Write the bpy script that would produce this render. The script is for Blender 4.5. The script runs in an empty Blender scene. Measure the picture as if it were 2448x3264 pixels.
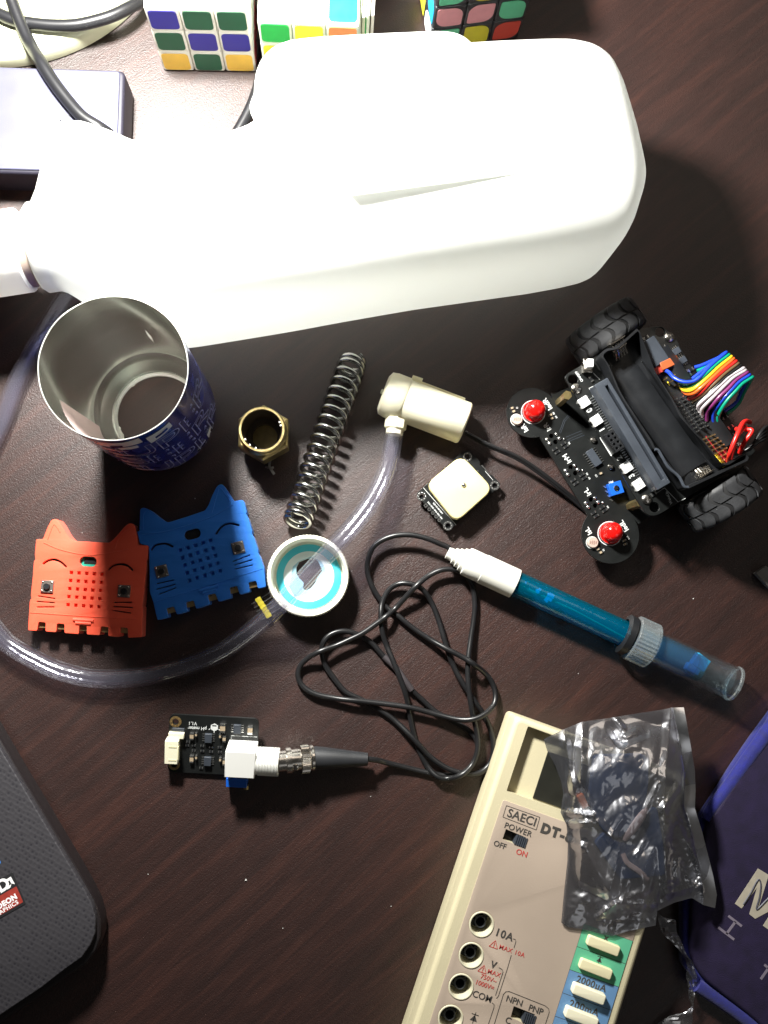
import bpy, bmesh, math, random
from mathutils import Vector, Matrix, noise
random.seed(7)
S = bpy.context.scene
COL = S.collection
R = math.radians

# ------------------------------------------------------------------ camera
F, CX, CY, W, H0 = 2800.0, 1224.0, 1632.0, 2448.0, 492.0      # focal (photo px), centre, width, camera height in mm
NAD = (1080.0, 1930.0)                                        # where the plumb line under the camera meets the table
_n = Vector((NAD[0]-CX, -(NAD[1]-CY), -F)).normalized()
_Z = -_n
_X = (Vector((1, 0, 0)) - _Z*_Z.x).normalized()
_Y = _Z.cross(_X)
ROT = Matrix((_X, _Y, _Z))
cam = bpy.data.cameras.new('camera'); camo = bpy.data.objects.new('camera', cam); COL.objects.link(camo)
cam.sensor_fit = 'HORIZONTAL'; cam.sensor_width = 36; cam.lens = F/W*36
cam.clip_start = 0.01; cam.clip_end = 20
camo.matrix_world = Matrix.Translation((0, 0, H0*0.001)) @ ROT.to_4x4()
S.camera = camo

# ------------------------------------------------------------------ world, light, exposure
wd = bpy.data.worlds.new('World'); S.world = wd; wd.use_nodes = True
nt = wd.node_tree; bg = nt.nodes['Background']
tc = nt.nodes.new('ShaderNodeTexCoord'); sx = nt.nodes.new('ShaderNodeSeparateXYZ'); rp = nt.nodes.new('ShaderNodeValToRGB')
mr = nt.nodes.new('ShaderNodeMapRange'); mr.inputs[1].default_value = -1; mr.inputs[2].default_value = 1
nt.links.new(tc.outputs['Generated'], sx.inputs[0]); nt.links.new(sx.outputs['X'], mr.inputs[0]); nt.links.new(mr.outputs[0], rp.inputs[0])
rp.color_ramp.elements[0].color = (0.30, 0.33, 0.36, 1); rp.color_ramp.elements[1].color = (1.0, 0.93, 0.84, 1)
# bright patch added high behind and right of the camera for film reflections
dt = nt.nodes.new('ShaderNodeVectorMath'); dt.operation = 'DOT_PRODUCT'; dt.inputs[1].default_value = Vector((.50, -.52, .70)).normalized()
nt.links.new(tc.outputs['Generated'], dt.inputs[0])
wr = nt.nodes.new('ShaderNodeMapRange'); wr.interpolation_type = 'SMOOTHSTEP'; wr.inputs[1].default_value = .966; wr.inputs[2].default_value = .978; wr.inputs[3].default_value = 0; wr.inputs[4].default_value = 11
nt.links.new(dt.outputs['Value'], wr.inputs[0])
wa_ = nt.nodes.new('ShaderNodeVectorMath'); wa_.operation = 'ADD'; nt.links.new(rp.outputs[0], wa_.inputs[0]); nt.links.new(wr.outputs[0], wa_.inputs[1])
nt.links.new(wa_.outputs[0], bg.inputs[0]); bg.inputs[1].default_value = 0.042

def P(px, py, z=0.0):
    d = ROT @ Vector((px-CX, -(py-CY), -F))
    t = (z-H0)/d.z
    return Vector((d.x*t, d.y*t, z))

def lamp_point(px, py, z, w, rad, color):
    l = bpy.data.lights.new('desk_lamp_light', 'POINT'); l.energy = w; l.shadow_soft_size = rad; l.color = color
    o = bpy.data.objects.new('desk_lamp_light', l); COL.objects.link(o)
    v = P(px, py, 0); o.location = (v.x*.001, v.y*.001, z*.001); return o
lamp_point(405, 150, 300, 33.0, 0.030, (1.0, 0.985, 0.93))
def lamp_area(loc, w, size, color, name):
    l = bpy.data.lights.new(name, 'AREA'); l.shape = 'DISK'; l.energy = w; l.size = size; l.color = color
    o = bpy.data.objects.new(name, l); COL.objects.link(o); o.location = loc
    o.rotation_euler = (Vector((0, 0, 0))-Vector(loc)).to_track_quat('-Z', 'Y').to_euler(); return o
lamp_area((0.9, 1.25, 1.6), 3.2, 0.80, (1.0, 0.86, 0.72), 'ceiling_lamp_light')

vs = S.view_settings; vs.view_transform = 'Standard'; vs.look = 'None'; vs.exposure = 0; vs.gamma = 1; vs.use_curve_mapping = False
S.render.engine = 'CYCLES'
S.cycles.max_bounces = 10; S.cycles.transparent_max_bounces = 24; S.cycles.sample_clamp_indirect = 4.0
S.cycles.caustics_reflective = True; S.cycles.caustics_refractive = False

# ------------------------------------------------------------------ materials
def new_mat(name):
    m = bpy.data.materials.new(name); m.use_nodes = True
    return m, m.node_tree, m.node_tree.nodes['Principled BSDF']
def mat(name, col, rough=.5, metal=0, spec=.5, coat=0, var=0.0, vscale=60, bump=0.0, bscale=900, sss=0, emit=None, sheen=0):
    m, nt, b = new_mat(name)
    b.inputs['Base Color'].default_value = (*col, 1); b.inputs['Roughness'].default_value = rough
    b.inputs['Metallic'].default_value = metal; b.inputs['Specular IOR Level'].default_value = spec
    b.inputs['Coat Weight'].default_value = coat; b.inputs['Coat Roughness'].default_value = .1
    if sheen: b.inputs['Sheen Weight'].default_value = sheen
    if sss:
        b.inputs['Subsurface Weight'].default_value = sss; b.inputs['Subsurface Radius'].default_value = (.004, .003, .002)
        b.inputs['Subsurface Scale'].default_value = 1
    N, L = nt.nodes.new, nt.links.new
    tcn = N('ShaderNodeTexCoord')
    if var:
        nz = N('ShaderNodeTexNoise'); nz.inputs['Scale'].default_value = vscale; nz.inputs['Detail'].default_value = 6
        L(tcn.outputs['Object'], nz.inputs['Vector'])
        mx = N('ShaderNodeMapRange'); mx.inputs[1].default_value = .3; mx.inputs[2].default_value = .7
        mx.inputs[3].default_value = 1-var; mx.inputs[4].default_value = 1+var; L(nz.outputs[0], mx.inputs[0])
        vm = N('ShaderNodeVectorMath'); vm.operation = 'SCALE'; vm.inputs[0].default_value = col; L(mx.outputs[0], vm.inputs['Scale'])
        L(vm.outputs[0], b.inputs['Base Color'])
        mr2 = N('ShaderNodeMapRange'); mr2.inputs[3].default_value = max(0, rough-.08); mr2.inputs[4].default_value = min(1, rough+.1)
        L(nz.outputs[0], mr2.inputs[0]); L(mr2.outputs[0], b.inputs['Roughness'])
    if bump:
        n2 = N('ShaderNodeTexNoise'); n2.inputs['Scale'].default_value = bscale; n2.inputs['Detail'].default_value = 3
        L(tcn.outputs['Object'], n2.inputs['Vector'])
        bp = N('ShaderNodeBump'); bp.inputs['Strength'].default_value = bump; bp.inputs['Distance'].default_value = .0004
        L(n2.outputs[0], bp.inputs['Height']); L(bp.outputs[0], b.inputs['Normal'])
    return m
def clear_mat(name, tint, glossy=(1, 1, 1), edge=.6, rough=.06, base=.06, diff=0.0, dcol=(.8, .8, .85)):
    """thin clear plastic: tinted see-through with a Fresnel sheen and a little milky scatter"""
    m = bpy.data.materials.new(name); m.use_nodes = True; nt = m.node_tree; nt.nodes.clear()
    N, L = nt.nodes.new, nt.links.new
    out = N('ShaderNodeOutputMaterial'); tr = N('ShaderNodeBsdfTransparent'); tr.inputs[0].default_value = (*tint, 1)
    gl = N('ShaderNodeBsdfGlossy'); gl.inputs[0].default_value = (*glossy, 1); gl.inputs['Roughness'].default_value = rough
    lw = N('ShaderNodeLayerWeight'); lw.inputs[0].default_value = .35
    mr = N('ShaderNodeMapRange'); mr.inputs[3].default_value = base; mr.inputs[4].default_value = edge
    pw = N('ShaderNodeMath'); pw.operation = 'POWER'; pw.inputs[1].default_value = 1.9; lw.inputs[0].default_value = .5
    L(lw.outputs['Facing'], pw.inputs[0]); L(pw.outputs[0], mr.inputs[0])
    df = N('ShaderNodeBsdfDiffuse'); df.inputs[0].default_value = (*dcol, 1)
    m0 = N('ShaderNodeMixShader'); m0.inputs[0].default_value = diff; L(tr.outputs[0], m0.inputs[1]); L(df.outputs[0], m0.inputs[2])
    mx = N('ShaderNodeMixShader'); L(mr.outputs[0], mx.inputs[0]); L(m0.outputs[0], mx.inputs[1]); L(gl.outputs[0], mx.inputs[2])
    L(mx.outputs[0], out.inputs[0])
    nz = N('ShaderNodeTexNoise'); nz.inputs['Scale'].default_value = 160; tcn = N('ShaderNodeTexCoord'); L(tcn.outputs['Object'], nz.inputs['Vector'])
    bp = N('ShaderNodeBump'); bp.inputs['Strength'].default_value = .25; bp.inputs['Distance'].default_value = .001
    L(nz.outputs[0], bp.inputs['Height']); L(bp.outputs[0], gl.inputs['Normal'])
    return m

def wood_mat():
    m, nt, b = new_mat('dark_lacquered_wood'); N, L = nt.nodes.new, nt.links.new
    tcn = N('ShaderNodeTexCoord')
    def mapped(rot, sc):
        mp = N('ShaderNodeMapping'); mp.vector_type = 'TEXTURE'
        mp.inputs['Rotation'].default_value = (0, 0, R(rot)); mp.inputs['Scale'].default_value = sc
        L(tcn.outputs['Object'], mp.inputs['Vector']); return mp
    g = mapped(40, (1, .085, 1))
    wv = N('ShaderNodeTexNoise'); wv.inputs['Scale'].default_value = 14; wv.inputs['Detail'].default_value = 8; wv.inputs['Roughness'].default_value = .62
    wv.inputs['Distortion'].default_value = .5
    L(g.outputs[0], wv.inputs['Vector'])
    fb = mapped(41, (1, .03, 1))
    fz = N('ShaderNodeTexNoise'); fz.inputs['Scale'].default_value = 70; fz.inputs['Detail'].default_value = 5; fz.inputs['Roughness'].default_value = .7
    L(fb.outputs[0], fz.inputs['Vector'])
    big = N('ShaderNodeTexNoise'); big.inputs['Scale'].default_value = 5; big.inputs['Detail'].default_value = 3; L(tcn.outputs['Object'], big.inputs['Vector'])
    cr = N('ShaderNodeValToRGB'); e = cr.color_ramp.elements
    e[0].position = .33; e[0].color = (.0135, .0062, .0052, 1); e[1].position = .66; e[1].color = (.045, .0170, .0120, 1)
    x = e.new(.5); x.color = (.0245, .0100, .0080, 1)
    a1 = N('ShaderNodeMath'); a1.operation = 'MULTIPLY_ADD'; a1.inputs[1].default_value = .38; L(fz.outputs[0], a1.inputs[0])
    a2 = N('ShaderNodeMath'); a2.operation = 'MULTIPLY'; a2.inputs[1].default_value = .62; L(wv.outputs[0], a2.inputs[0]); L(a2.outputs[0], a1.inputs[2])
    L(a1.outputs[0], cr.inputs[0])
    hs = N('ShaderNodeMix'); hs.data_type = 'RGBA'; hs.blend_type = 'MULTIPLY'; hs.inputs[0].default_value = .6
    c2 = N('ShaderNodeValToRGB'); c2.color_ramp.elements[0].color = (.75, .78, .85, 1); c2.color_ramp.elements[1].color = (1.35, 1.1, 1.0, 1)
    c2.color_ramp.elements[0].position = .3; c2.color_ramp.elements[1].position = .7
    L(big.outputs[0], c2.inputs[0]); L(cr.outputs[0], hs.inputs[6]); L(c2.outputs[0], hs.inputs[7])
    L(hs.outputs[2], b.inputs['Base Color'])
    rr = N('ShaderNodeMapRange'); rr.inputs[3].default_value = .36; rr.inputs[4].default_value = .50; L(fz.outputs[0], rr.inputs[0]); L(rr.outputs[0], b.inputs['Roughness'])
    b.inputs['Specular IOR Level'].default_value = .72; b.inputs['IOR'].default_value = 1.52
    nz = N('ShaderNodeTexNoise'); nz.inputs['Scale'].default_value = 1500; nz.inputs['Detail'].default_value = 4; L(tcn.outputs['Object'], nz.inputs['Vector'])
    bp = N('ShaderNodeBump'); bp.inputs['Strength'].default_value = .7; bp.inputs['Distance'].default_value = .00028; L(nz.outputs[0], bp.inputs['Height'])
    b2 = N('ShaderNodeBump'); b2.inputs['Strength'].default_value = .35; b2.inputs['Distance'].default_value = .0004; L(fz.outputs[0], b2.inputs['Height']); L(bp.outputs[0], b2.inputs['Normal'])
    L(b2.outputs[0], b.inputs['Normal'])
    return m

M = {}
M['wood'] = wood_mat()
def milk_mat():
    m, nt, b = new_mat('milky_translucent_plastic'); N, L = nt.nodes.new, nt.links.new
    b.inputs['Base Color'].default_value = (.88, .89, .87, 1); b.inputs['Roughness'].default_value = .45
    t = N('ShaderNodeBsdfTranslucent'); t.inputs[0].default_value = (.95, .96, .94, 1); mx = N('ShaderNodeMixShader'); mx.inputs[0].default_value = .5
    out = nt.nodes['Material Output']; L(b.outputs[0], mx.inputs[1]); L(t.outputs[0], mx.inputs[2]); L(mx.outputs[0], out.inputs[0])
    return m
M['milk'] = milk_mat()
M['milkcap'] = mat('white_cap_plastic', (.80, .78, .74), .45, bump=.1, bscale=300)
M['tan'] = mat('tan_groove_shade', (.42, .33, .27), .6)  # tan tone puts the shade of the collar gap into the colour
M['navy'] = mat('navy_can_print', (.012, .022, .26), .25, metal=.2, coat=.5, var=.1, vscale=40)
M['alu'] = mat('bare_aluminium', (.88, .90, .85), .17, metal=1, var=.05, vscale=35, bump=.2, bscale=28)
M['aluedge'] = mat('bright_aluminium', (.9, .9, .86), .3, metal=.7)
M['pinkprint'] = mat('silver_pink_print', (.62, .47, .46), .4, metal=.3)
M['canwhite'] = mat('silver_white_print', (.78, .79, .76), .4, metal=.1)
M['canline'] = mat('thin_silver_line', (.55, .57, .7), .35, metal=.4)
M['brass'] = mat('worn_brass', (.42, .33, .15), .34, metal=.9, var=.25, vscale=150, bump=.2, bscale=500)
M['darkbrass'] = mat('dark_brass_shade', (.035, .025, .016), .6, metal=.3, var=.3, vscale=200)  # near black puts the shade inside the bore into the colour
M['steel'] = mat('spring_steel', (.44, .44, .42), .22, metal=1, var=.15, vscale=150)
M['cream'] = mat('cream_plastic', (.83, .79, .60), .42, sss=.1, bump=.05)
M['creamshade'] = mat('yellowed_cream_plastic', (.76, .70, .45), .45)
M['blackrub'] = mat('black_cable_rubber', (.012, .012, .013), .33, spec=.5, var=.2, vscale=100)
M['greyrub'] = mat('dark_grey_cable', (.012, .012, .014), .38, spec=.5)
M['sleeve'] = mat('heat_shrink_sleeve', (.045, .038, .042), .55)
M['pcb'] = mat('black_circuit_board', (.010, .011, .011), .33, spec=.5, var=.15, vscale=120, bump=.1, bscale=500)
M['pcbedge'] = mat('board_edge', (.10, .095, .08), .6)
M['silk'] = mat('white_silkscreen', (.72, .74, .73), .6)
M['gold'] = mat('gold_pad', (.58, .40, .18), .35, metal=.85, var=.15, vscale=300)
M['solder'] = mat('solder_silver', (.75, .75, .73), .22, metal=.95)
M['blackpl'] = mat('black_plastic', (.013, .014, .016), .36, var=.25, vscale=80, bump=.1, bscale=600)
M['greyblk'] = mat('slate_plastic', (.042, .050, .064), .48, var=.15, vscale=90, bump=.08)
M['tyre'] = mat('tyre_rubber', (.030, .031, .034), .58, var=.3, vscale=120, bump=.25, bscale=700)
M['tyredark'] = mat('tread_groove', (.009, .009, .010), .7)
M['yellow'] = mat('yellow_plastic', (.78, .66, .05), .45)
M['antenna'] = mat('ceramic_antenna_cream', (.80, .69, .34), .42, var=.05, vscale=60)
M['led'] = mat('red_led_epoxy', (.74, .008, .006), .12, spec=.7, coat=.6, sss=.35)
M['ldr'] = mat('photocell_face', (.52, .40, .34), .4)
M['ldrline'] = mat('photocell_track', (.25, .09, .06), .5)
M['trimblue'] = mat('trimmer_blue', (.010, .12, .62), .4)
M['whitepl'] = mat('white_component_plastic', (.78, .78, .75), .42)
M['smdcream'] = mat('capacitor_tan', (.42, .33, .22), .5)
M['orange'] = mat('orange_silicone', (.93, .105, .048), .62, sss=.12, bump=.08, bscale=900, sheen=.1)
M['blue'] = mat('blue_silicone', (.014, .19, .74), .66, sss=.08, bump=.12, bscale=900, sheen=.12)
M['teal'] = mat('teal_board', (.02, .42, .30), .5)
M['btnframe'] = mat('button_frame_metal', (.20, .17, .15), .4, metal=.6)
M['lidcream'] = mat('lid_cream_plastic', (.82, .80, .66), .45, bump=.05)
M['linerblue'] = mat('liner_blue', (.06, .50, .62), .5, var=.05)
M['linerwhite'] = mat('liner_white', (.72, .80, .80), .45, var=.04)
M['linergrey'] = mat('liner_worn_blue_grey', (.30, .50, .60), .4, var=.12, vscale=200)
M['phwhite'] = mat('white_probe_plastic', (.76, .75, .68), .42, bump=.05)
M['nickel'] = mat('nickel_plate', (.70, .66, .60), .2, metal=1, var=.1, vscale=200)
M['boot'] = mat('strain_relief_rubber', (.020, .021, .024), .5, var=.1)
M['meter'] = mat('beige_meter_housing', (.60, .54, .36), .5, var=.05, vscale=20, bump=.2, bscale=1400)
M['panel'] = mat('pinkish_beige_panel', (.44, .355, .285), .55, var=.05, vscale=30, bump=.1, bscale=1500)
M['socket'] = mat('socket_cream', (.66, .62, .46), .45)
M['ink'] = mat('dark_ink', (.055, .05, .045), .6)
M['redink'] = mat('red_ink', (.48, .06, .05), .6)
M['mgreen'] = mat('mint_green_cell', (.115, .47, .28), .5, var=.04)
M['mblue'] = mat('sky_blue_cell', (.13, .27, .48), .5, var=.04)
M['lcd'] = mat('lcd_window', (.022, .022, .018), .18, var=.2, vscale=70)
M['module'] = mat('blue_module_plastic', (.020, .045, .115), .5)
M['orangebit'] = mat('orange_connector', (.45, .10, .03), .5)
M['pouchblue'] = mat('blue_fabric_piping', (.005, .008, .15), .8, var=.25, vscale=250, bump=.6, bscale=1500, sheen=.3)
M['pouch'] = mat('dark_violet_fabric', (.011, .0055, .033), .75, var=.25, vscale=150, bump=.5, bscale=1800)
M['printcream'] = mat('cream_print', (.42, .38, .30), .7, var=.1, vscale=200)
M['printgrey'] = mat('faint_grey_print', (.20, .17, .22), .7)
M['lapblack'] = mat('laptop_edge_black', (.012, .009, .010), .4)
M['red'] = mat('sticker_red', (.28, .035, .025), .45, var=.2, vscale=300)
M['stickblack'] = mat('sticker_black', (.02, .02, .022), .35)
M['stickblue'] = mat('sticker_blue', (.02, .22, .75), .35)
M['white'] = mat('bright_white_print', (.85, .85, .85), .5)
M['bankalu'] = mat('blue_silver_aluminium', (.10, .10, .155), .42, metal=.3, var=.03, vscale=60, bump=.12, bscale=1500)
M['bankside'] = mat('power_bank_black_side', (.018, .016, .028), .5)
M['bankgrey'] = mat('grey_logo', (.07, .07, .09), .5)
M['lampcream'] = mat('lamp_base_cream', (.72, .73, .52), .4, bump=.05)
M['cubecream'] = mat('puzzle_cube_white_plastic', (.78, .74, .66), .38)
M['cubeglow'] = mat('glow_puzzle_plastic', (.80, .86, .70), .4)
M['cubeblack'] = mat('puzzle_cube_black_plastic', (.022, .024, .028), .4)
STK = {k: mat('sticker_' + k, c, .42, var=.05, vscale=200) for k, c in dict(
    purple=(.030, .025, .26), green=(.010, .085, .040), yellow=(.80, .48, .07), lime=(.02, .48, .08), bright=(.85, .82, .05),
    orange=(.75, .26, .08), pink=(.62, .27, .30), white=(.8, .8, .8), cyan=(.01, .55, .70), mint=(.10, .46, .26), lemon=(.55, .50, .03), red=(.50, .055, .035),
    darkred=(.30, .01, .02), sky=(.02, .32, .65)).items()}
M['greycard'] = mat('grey_card', (.22, .21, .20), .7, var=.1, vscale=300)
M['tube'] = clear_mat('clear_tubing', (.92, .92, .95), edge=.46, base=.03, rough=.12, diff=.03, dcol=(.55, .54, .66))
M['bluetube'] = clear_mat('blue_clear_plastic', (.28, .62, .74), glossy=(.5, .85, 1), edge=.40, base=.03, rough=.08, diff=.10, dcol=(.0, .38, .58))
M['cleartube'] = clear_mat('clear_bottle', (.92, .96, .98), edge=.42, base=.04, rough=.08, diff=.02, dcol=(.6, .7, .75))
M['rimclear'] = clear_mat('highlit_clear_rim', (.9, .95, .97), edge=.6, base=.12, rough=.08, diff=.12, dcol=(.8, .88, .9))  # white scatter paints bright highlights onto the clear rims
M['clearblue'] = clear_mat('blue_solution', (.42, .78, .95), glossy=(.6, .9, 1), edge=.3, base=.03, rough=.1, diff=.10, dcol=(.0, .34, .60))
M['cyanbit'] = mat('cyan_insert', (.02, .50, .80), .35)
def film_mat():
    m = bpy.data.materials.new('metallised_antistatic_film'); m.use_nodes = True; nt = m.node_tree; nt.nodes.clear(); N, L = nt.nodes.new, nt.links.new
    out = N('ShaderNodeOutputMaterial'); tr = N('ShaderNodeBsdfTransparent'); tr.inputs[0].default_value = (.80, .81, .84, 1)
    gl = N('ShaderNodeBsdfGlossy'); gl.inputs[0].default_value = (.80, .82, .86, 1); gl.inputs['Roughness'].default_value = .11
    lw = N('ShaderNodeLayerWeight'); lw.inputs[0].default_value = .3
    mr = N('ShaderNodeMapRange'); mr.inputs[3].default_value = .42; mr.inputs[4].default_value = .95; L(lw.outputs['Facing'], mr.inputs[0])
    g2 = N('ShaderNodeBsdfGlossy'); g2.inputs[0].default_value = (.78, .78, .82, 1); g2.inputs['Roughness'].default_value = .40
    gm = N('ShaderNodeMixShader'); gm.inputs[0].default_value = .50; L(gl.outputs[0], gm.inputs[1]); L(g2.outputs[0], gm.inputs[2])
    mx = N('ShaderNodeMixShader'); L(mr.outputs[0], mx.inputs[0]); L(tr.outputs[0], mx.inputs[1]); L(gm.outputs[0], mx.inputs[2]); L(mx.outputs[0], out.inputs[0])
    return m
M['film'] = film_mat()
M['foil'] = mat('silver_seal_foil', (.78, .79, .82), .30, metal=1, var=.1, vscale=100, bump=.15, bscale=120)
def laptop_mat():
    m, nt, b = new_mat('dimpled_dark_plastic'); N, L = nt.nodes.new, nt.links.new
    tcn = N('ShaderNodeTexCoord'); vo = N('ShaderNodeTexVoronoi'); vo.inputs['Scale'].default_value = 420; vo.inputs['Randomness'].default_value = .35
    mp = N('ShaderNodeMapping'); mp.inputs['Rotation'].default_value = (0, 0, R(30)); L(tcn.outputs['Object'], mp.inputs['Vector']); L(mp.outputs[0], vo.inputs['Vector'])
    cr = N('ShaderNodeValToRGB'); cr.color_ramp.elements[0].position = .16; cr.color_ramp.elements[0].color = (.016, .015, .020, 1)
    cr.color_ramp.elements[1].position = .34; cr.color_ramp.elements[1].color = (.033, .031, .036, 1)
    L(vo.outputs['Distance'], cr.inputs[0]); L(cr.outputs[0], b.inputs['Base Color']); b.inputs['Roughness'].default_value = .55
    bp = N('ShaderNodeBump'); bp.inputs['Strength'].default_value = .5; bp.inputs['Distance'].default_value = .0004; L(vo.outputs['Distance'], bp.inputs['Height']); L(bp.outputs[0], b.inputs['Normal'])
    return m
M['laptop'] = laptop_mat()

# ------------------------------------------------------------------ mesh helpers (all coordinates in millimetres)
def conv(ox, oy, sc):
    return lambda x, y, z=0.0: P(ox+x/sc, oy+y/sc, z)
def XY(v): return (v.x, v.y)

def catmull(pts, n=8, closed=False):
    pts = [Vector(p) for p in pts]; out = []; k = len(pts)
    rng = range(k) if closed else range(k-1)
    for i in rng:
        p1, p2 = pts[i], pts[(i+1) % k]
        p0 = pts[i-1] if (i > 0 or closed) else p1*2-p2
        p3 = pts[(i+2) % k] if (i+2 < k or closed) else p2*2-p1
        for j in range(n):
            t = j/n
            out.append(.5*((2*p1)+(p2-p0)*t+(2*p0-5*p1+4*p2-p3)*t*t+(3*p1-p0-3*p2+p3)*t**3))
    if not closed: out.append(pts[-1])
    return out

class MB:
    def __init__(s): s.v = []; s.f = []; s.m = []; s.mi = 0
    def add(s, vs, fs):
        o = len(s.v); s.v += [Vector(v) for v in vs]; s.f += [tuple(i+o for i in f) for f in fs]; s.m += [s.mi]*len(fs); return s
    def merge(s, other):
        o = len(s.v); s.v += other.v; s.f += [tuple(i+o for i in f) for f in other.f]; s.m += [s.mi]*len(other.f); return s
    def xf(s, mtx): s.v = [mtx @ v for v in s.v]; return s
    def box(s, c, size, ang=0, mtx=None):
        x, y, z = [k/2 for k in size]; c = Vector(c); rt = Matrix.Rotation(R(ang), 3, 'Z') if mtx is None else mtx
        vs = [c+rt @ Vector((a*x, b*y, d*z)) for a in (-1, 1) for b in (-1, 1) for d in (-1, 1)]
        return s.add(vs, [(0, 1, 3, 2), (4, 6, 7, 5), (0, 4, 5, 1), (2, 3, 7, 6), (0, 2, 6, 4), (1, 5, 7, 3)])
    def prism(s, poly, z0, z1):
        n = len(poly); vs = [Vector((p[0], p[1], z0)) for p in poly]+[Vector((p[0], p[1], z1)) for p in poly]
        ar = sum(poly[i][0]*poly[(i+1) % n][1]-poly[(i+1) % n][0]*poly[i][1] for i in range(n))
        fs = [tuple(range(n, 2*n)), tuple(reversed(range(n)))]+[(i, (i+1) % n, n+(i+1) % n, n+i) for i in range(n)]
        if ar < 0: fs = [tuple(reversed(f)) for f in fs]
        return s.add(vs, fs)
    def tube(s, pts, r, seg=10, cap=True, closed=False, squash=1):
        pts = [Vector(p) for p in pts]; n = len(pts); rr = r if callable(r) else (lambda t: r)
        tg = [((pts[(i+1) % n] if (closed or i < n-1) else pts[i])-(pts[i-1] if (closed or i > 0) else pts[i])).normalized() for i in range(n)]
        u = tg[0].orthogonal().normalized()
        if abs(tg[0].z) < .9: u = Vector((0, 0, 1)).cross(tg[0]).normalized()
        vs = []
        for i in range(n):
            u = (u-tg[i]*u.dot(tg[i])).normalized(); w = tg[i].cross(u)
            q = rr(i/(n-1))
            vs += [pts[i]+u*math.cos(2*math.pi*k/seg)*q+w*math.sin(2*math.pi*k/seg)*q*squash for k in range(seg)]
        fs = []
        for i in range(n if closed else n-1):
            j = (i+1) % n
            fs += [(i*seg+k, i*seg+(k+1) % seg, j*seg+(k+1) % seg, j*seg+k) for k in range(seg)]
        if cap and not closed: fs += [tuple(reversed(range(seg))), tuple(range((n-1)*seg, n*seg))]
        return s.add(vs, fs)
    def lathe(s, prof, org, axis=(0, 0, 1), seg=40, capa=True, capb=True, a0=0, knurl=0, kr=None, up=None):
        """prof: list of (radius, distance along axis)"""
        axis = Vector(axis).normalized(); org = Vector(org)
        u = axis.orthogonal().normalized() if up is None else (Vector(up)-axis*Vector(up).dot(axis)).normalized()
        w = axis.cross(u); vs = []; n = len(prof)
        for i, (r, d) in enumerate(prof):
            for k in range(seg):
                q = r+(knurl if (k % 2 and (kr is None or kr[0] <= i <= kr[1])) else 0); a = 2*math.pi*k/seg+a0
                vs.append(org+axis*d+u*math.cos(a)*q+w*math.sin(a)*q)
        fs = []
        for i in range(n-1): fs += [(i*seg+k, i*seg+(k+1) % seg, (i+1)*seg+(k+1) % seg, (i+1)*seg+k) for k in range(seg)]
        if capa: fs.append(tuple(reversed(range(seg))))
        if capb: fs.append(tuple(range((n-1)*seg, n*seg)))
        return s.add(vs, fs)
    def sphere(s, c, r, seg=12, rings=7, sz=1):
        pr = [(math.sin(math.pi*i/rings)*r if 0 < i < rings else r*.02, -math.cos(math.pi*i/rings)*r*sz) for i in range(rings+1)]
        return s.lathe(pr, c, seg=seg)
    def plate(s, outer, holes, z0, z1, bevel=0.0, res=3):
        cu = bpy.data.curves.new('t', 'CURVE'); cu.dimensions = '2D'; cu.fill_mode = 'BOTH'
        for poly in [outer]+list(holes):
            sp = cu.splines.new('POLY'); sp.points.add(len(poly)-1)
            for q, p in zip(sp.points, poly): q.co = (p[0], p[1], 0, 1)
            sp.use_cyclic_u = True
        cu.extrude = (z1-z0)/2-bevel; cu.bevel_depth = bevel; cu.bevel_resolution = res; cu.offset = -bevel
        ob = bpy.data.objects.new('t', cu); me = bpy.data.meshes.new_from_object(ob)
        s.add([v.co+Vector((0, 0, (z0+z1)/2)) for v in me.vertices], [tuple(p.vertices) for p in me.polygons])
        bpy.data.objects.remove(ob); bpy.data.meshes.remove(me); bpy.data.curves.remove(cu); return s
    def text(s, body, size, mtx, bold=0.0, ext=.04, outline=0.0, spacing=1.0, ax='CENTER', func=None):
        cu = bpy.data.curves.new('t', 'FONT'); cu.body = body; cu.size = size; cu.align_x = ax; cu.align_y = 'CENTER'; cu.space_character = spacing
        cu.extrude = ext; cu.offset = bold; cu.resolution_u = 4
        if outline: cu.fill_mode = 'NONE'; cu.extrude = 0; cu.bevel_depth = outline; cu.bevel_resolution = 0
        ob = bpy.data.objects.new('t', cu); me = bpy.data.meshes.new_from_object(ob)
        s.add([(func(v.co) if func else mtx @ v.co) for v in me.vertices], [tuple(p.vertices) for p in me.polygons])
        bpy.data.objects.remove(ob); bpy.data.meshes.remove(me); bpy.data.curves.remove(cu); return s
    def build(s, name, mats, parent=None, smooth=40, bevel=0, bseg=2):
        loc = root_loc(parent) if parent is not None else Vector((0, 0, 0))
        if parent is None:
            if s.v:
                mn = [min(v[i] for v in s.v) for i in range(3)]; mx = [max(v[i] for v in s.v) for i in range(3)]
                loc = Vector(((mn[0]+mx[0])/2, (mn[1]+mx[1])/2, mn[2]))*.001
        me = bpy.data.meshes.new(name); me.from_pydata([v*.001-loc for v in s.v], [], s.f); 
        mats = mats if isinstance(mats, (list, tuple)) else [mats]
        for m_ in mats: me.materials.append(M[m_] if isinstance(m_, str) else m_)
        me.polygons.foreach_set('material_index', s.m)
        bm = bmesh.new(); bm.from_mesh(me); bmesh.ops.remove_doubles(bm, verts=bm.verts, dist=1e-7); bmesh.ops.recalc_face_normals(bm, faces=bm.faces); bm.to_mesh(me); bm.free()
        if smooth:
            me.polygons.foreach_set('use_smooth', [True]*len(me.polygons)); me.set_sharp_from_angle(angle=R(smooth))
        me.update()
        o = bpy.data.objects.new(name, me); COL.objects.link(o)
        if parent is not None: o.parent = parent
        else: o.location = loc
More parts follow.
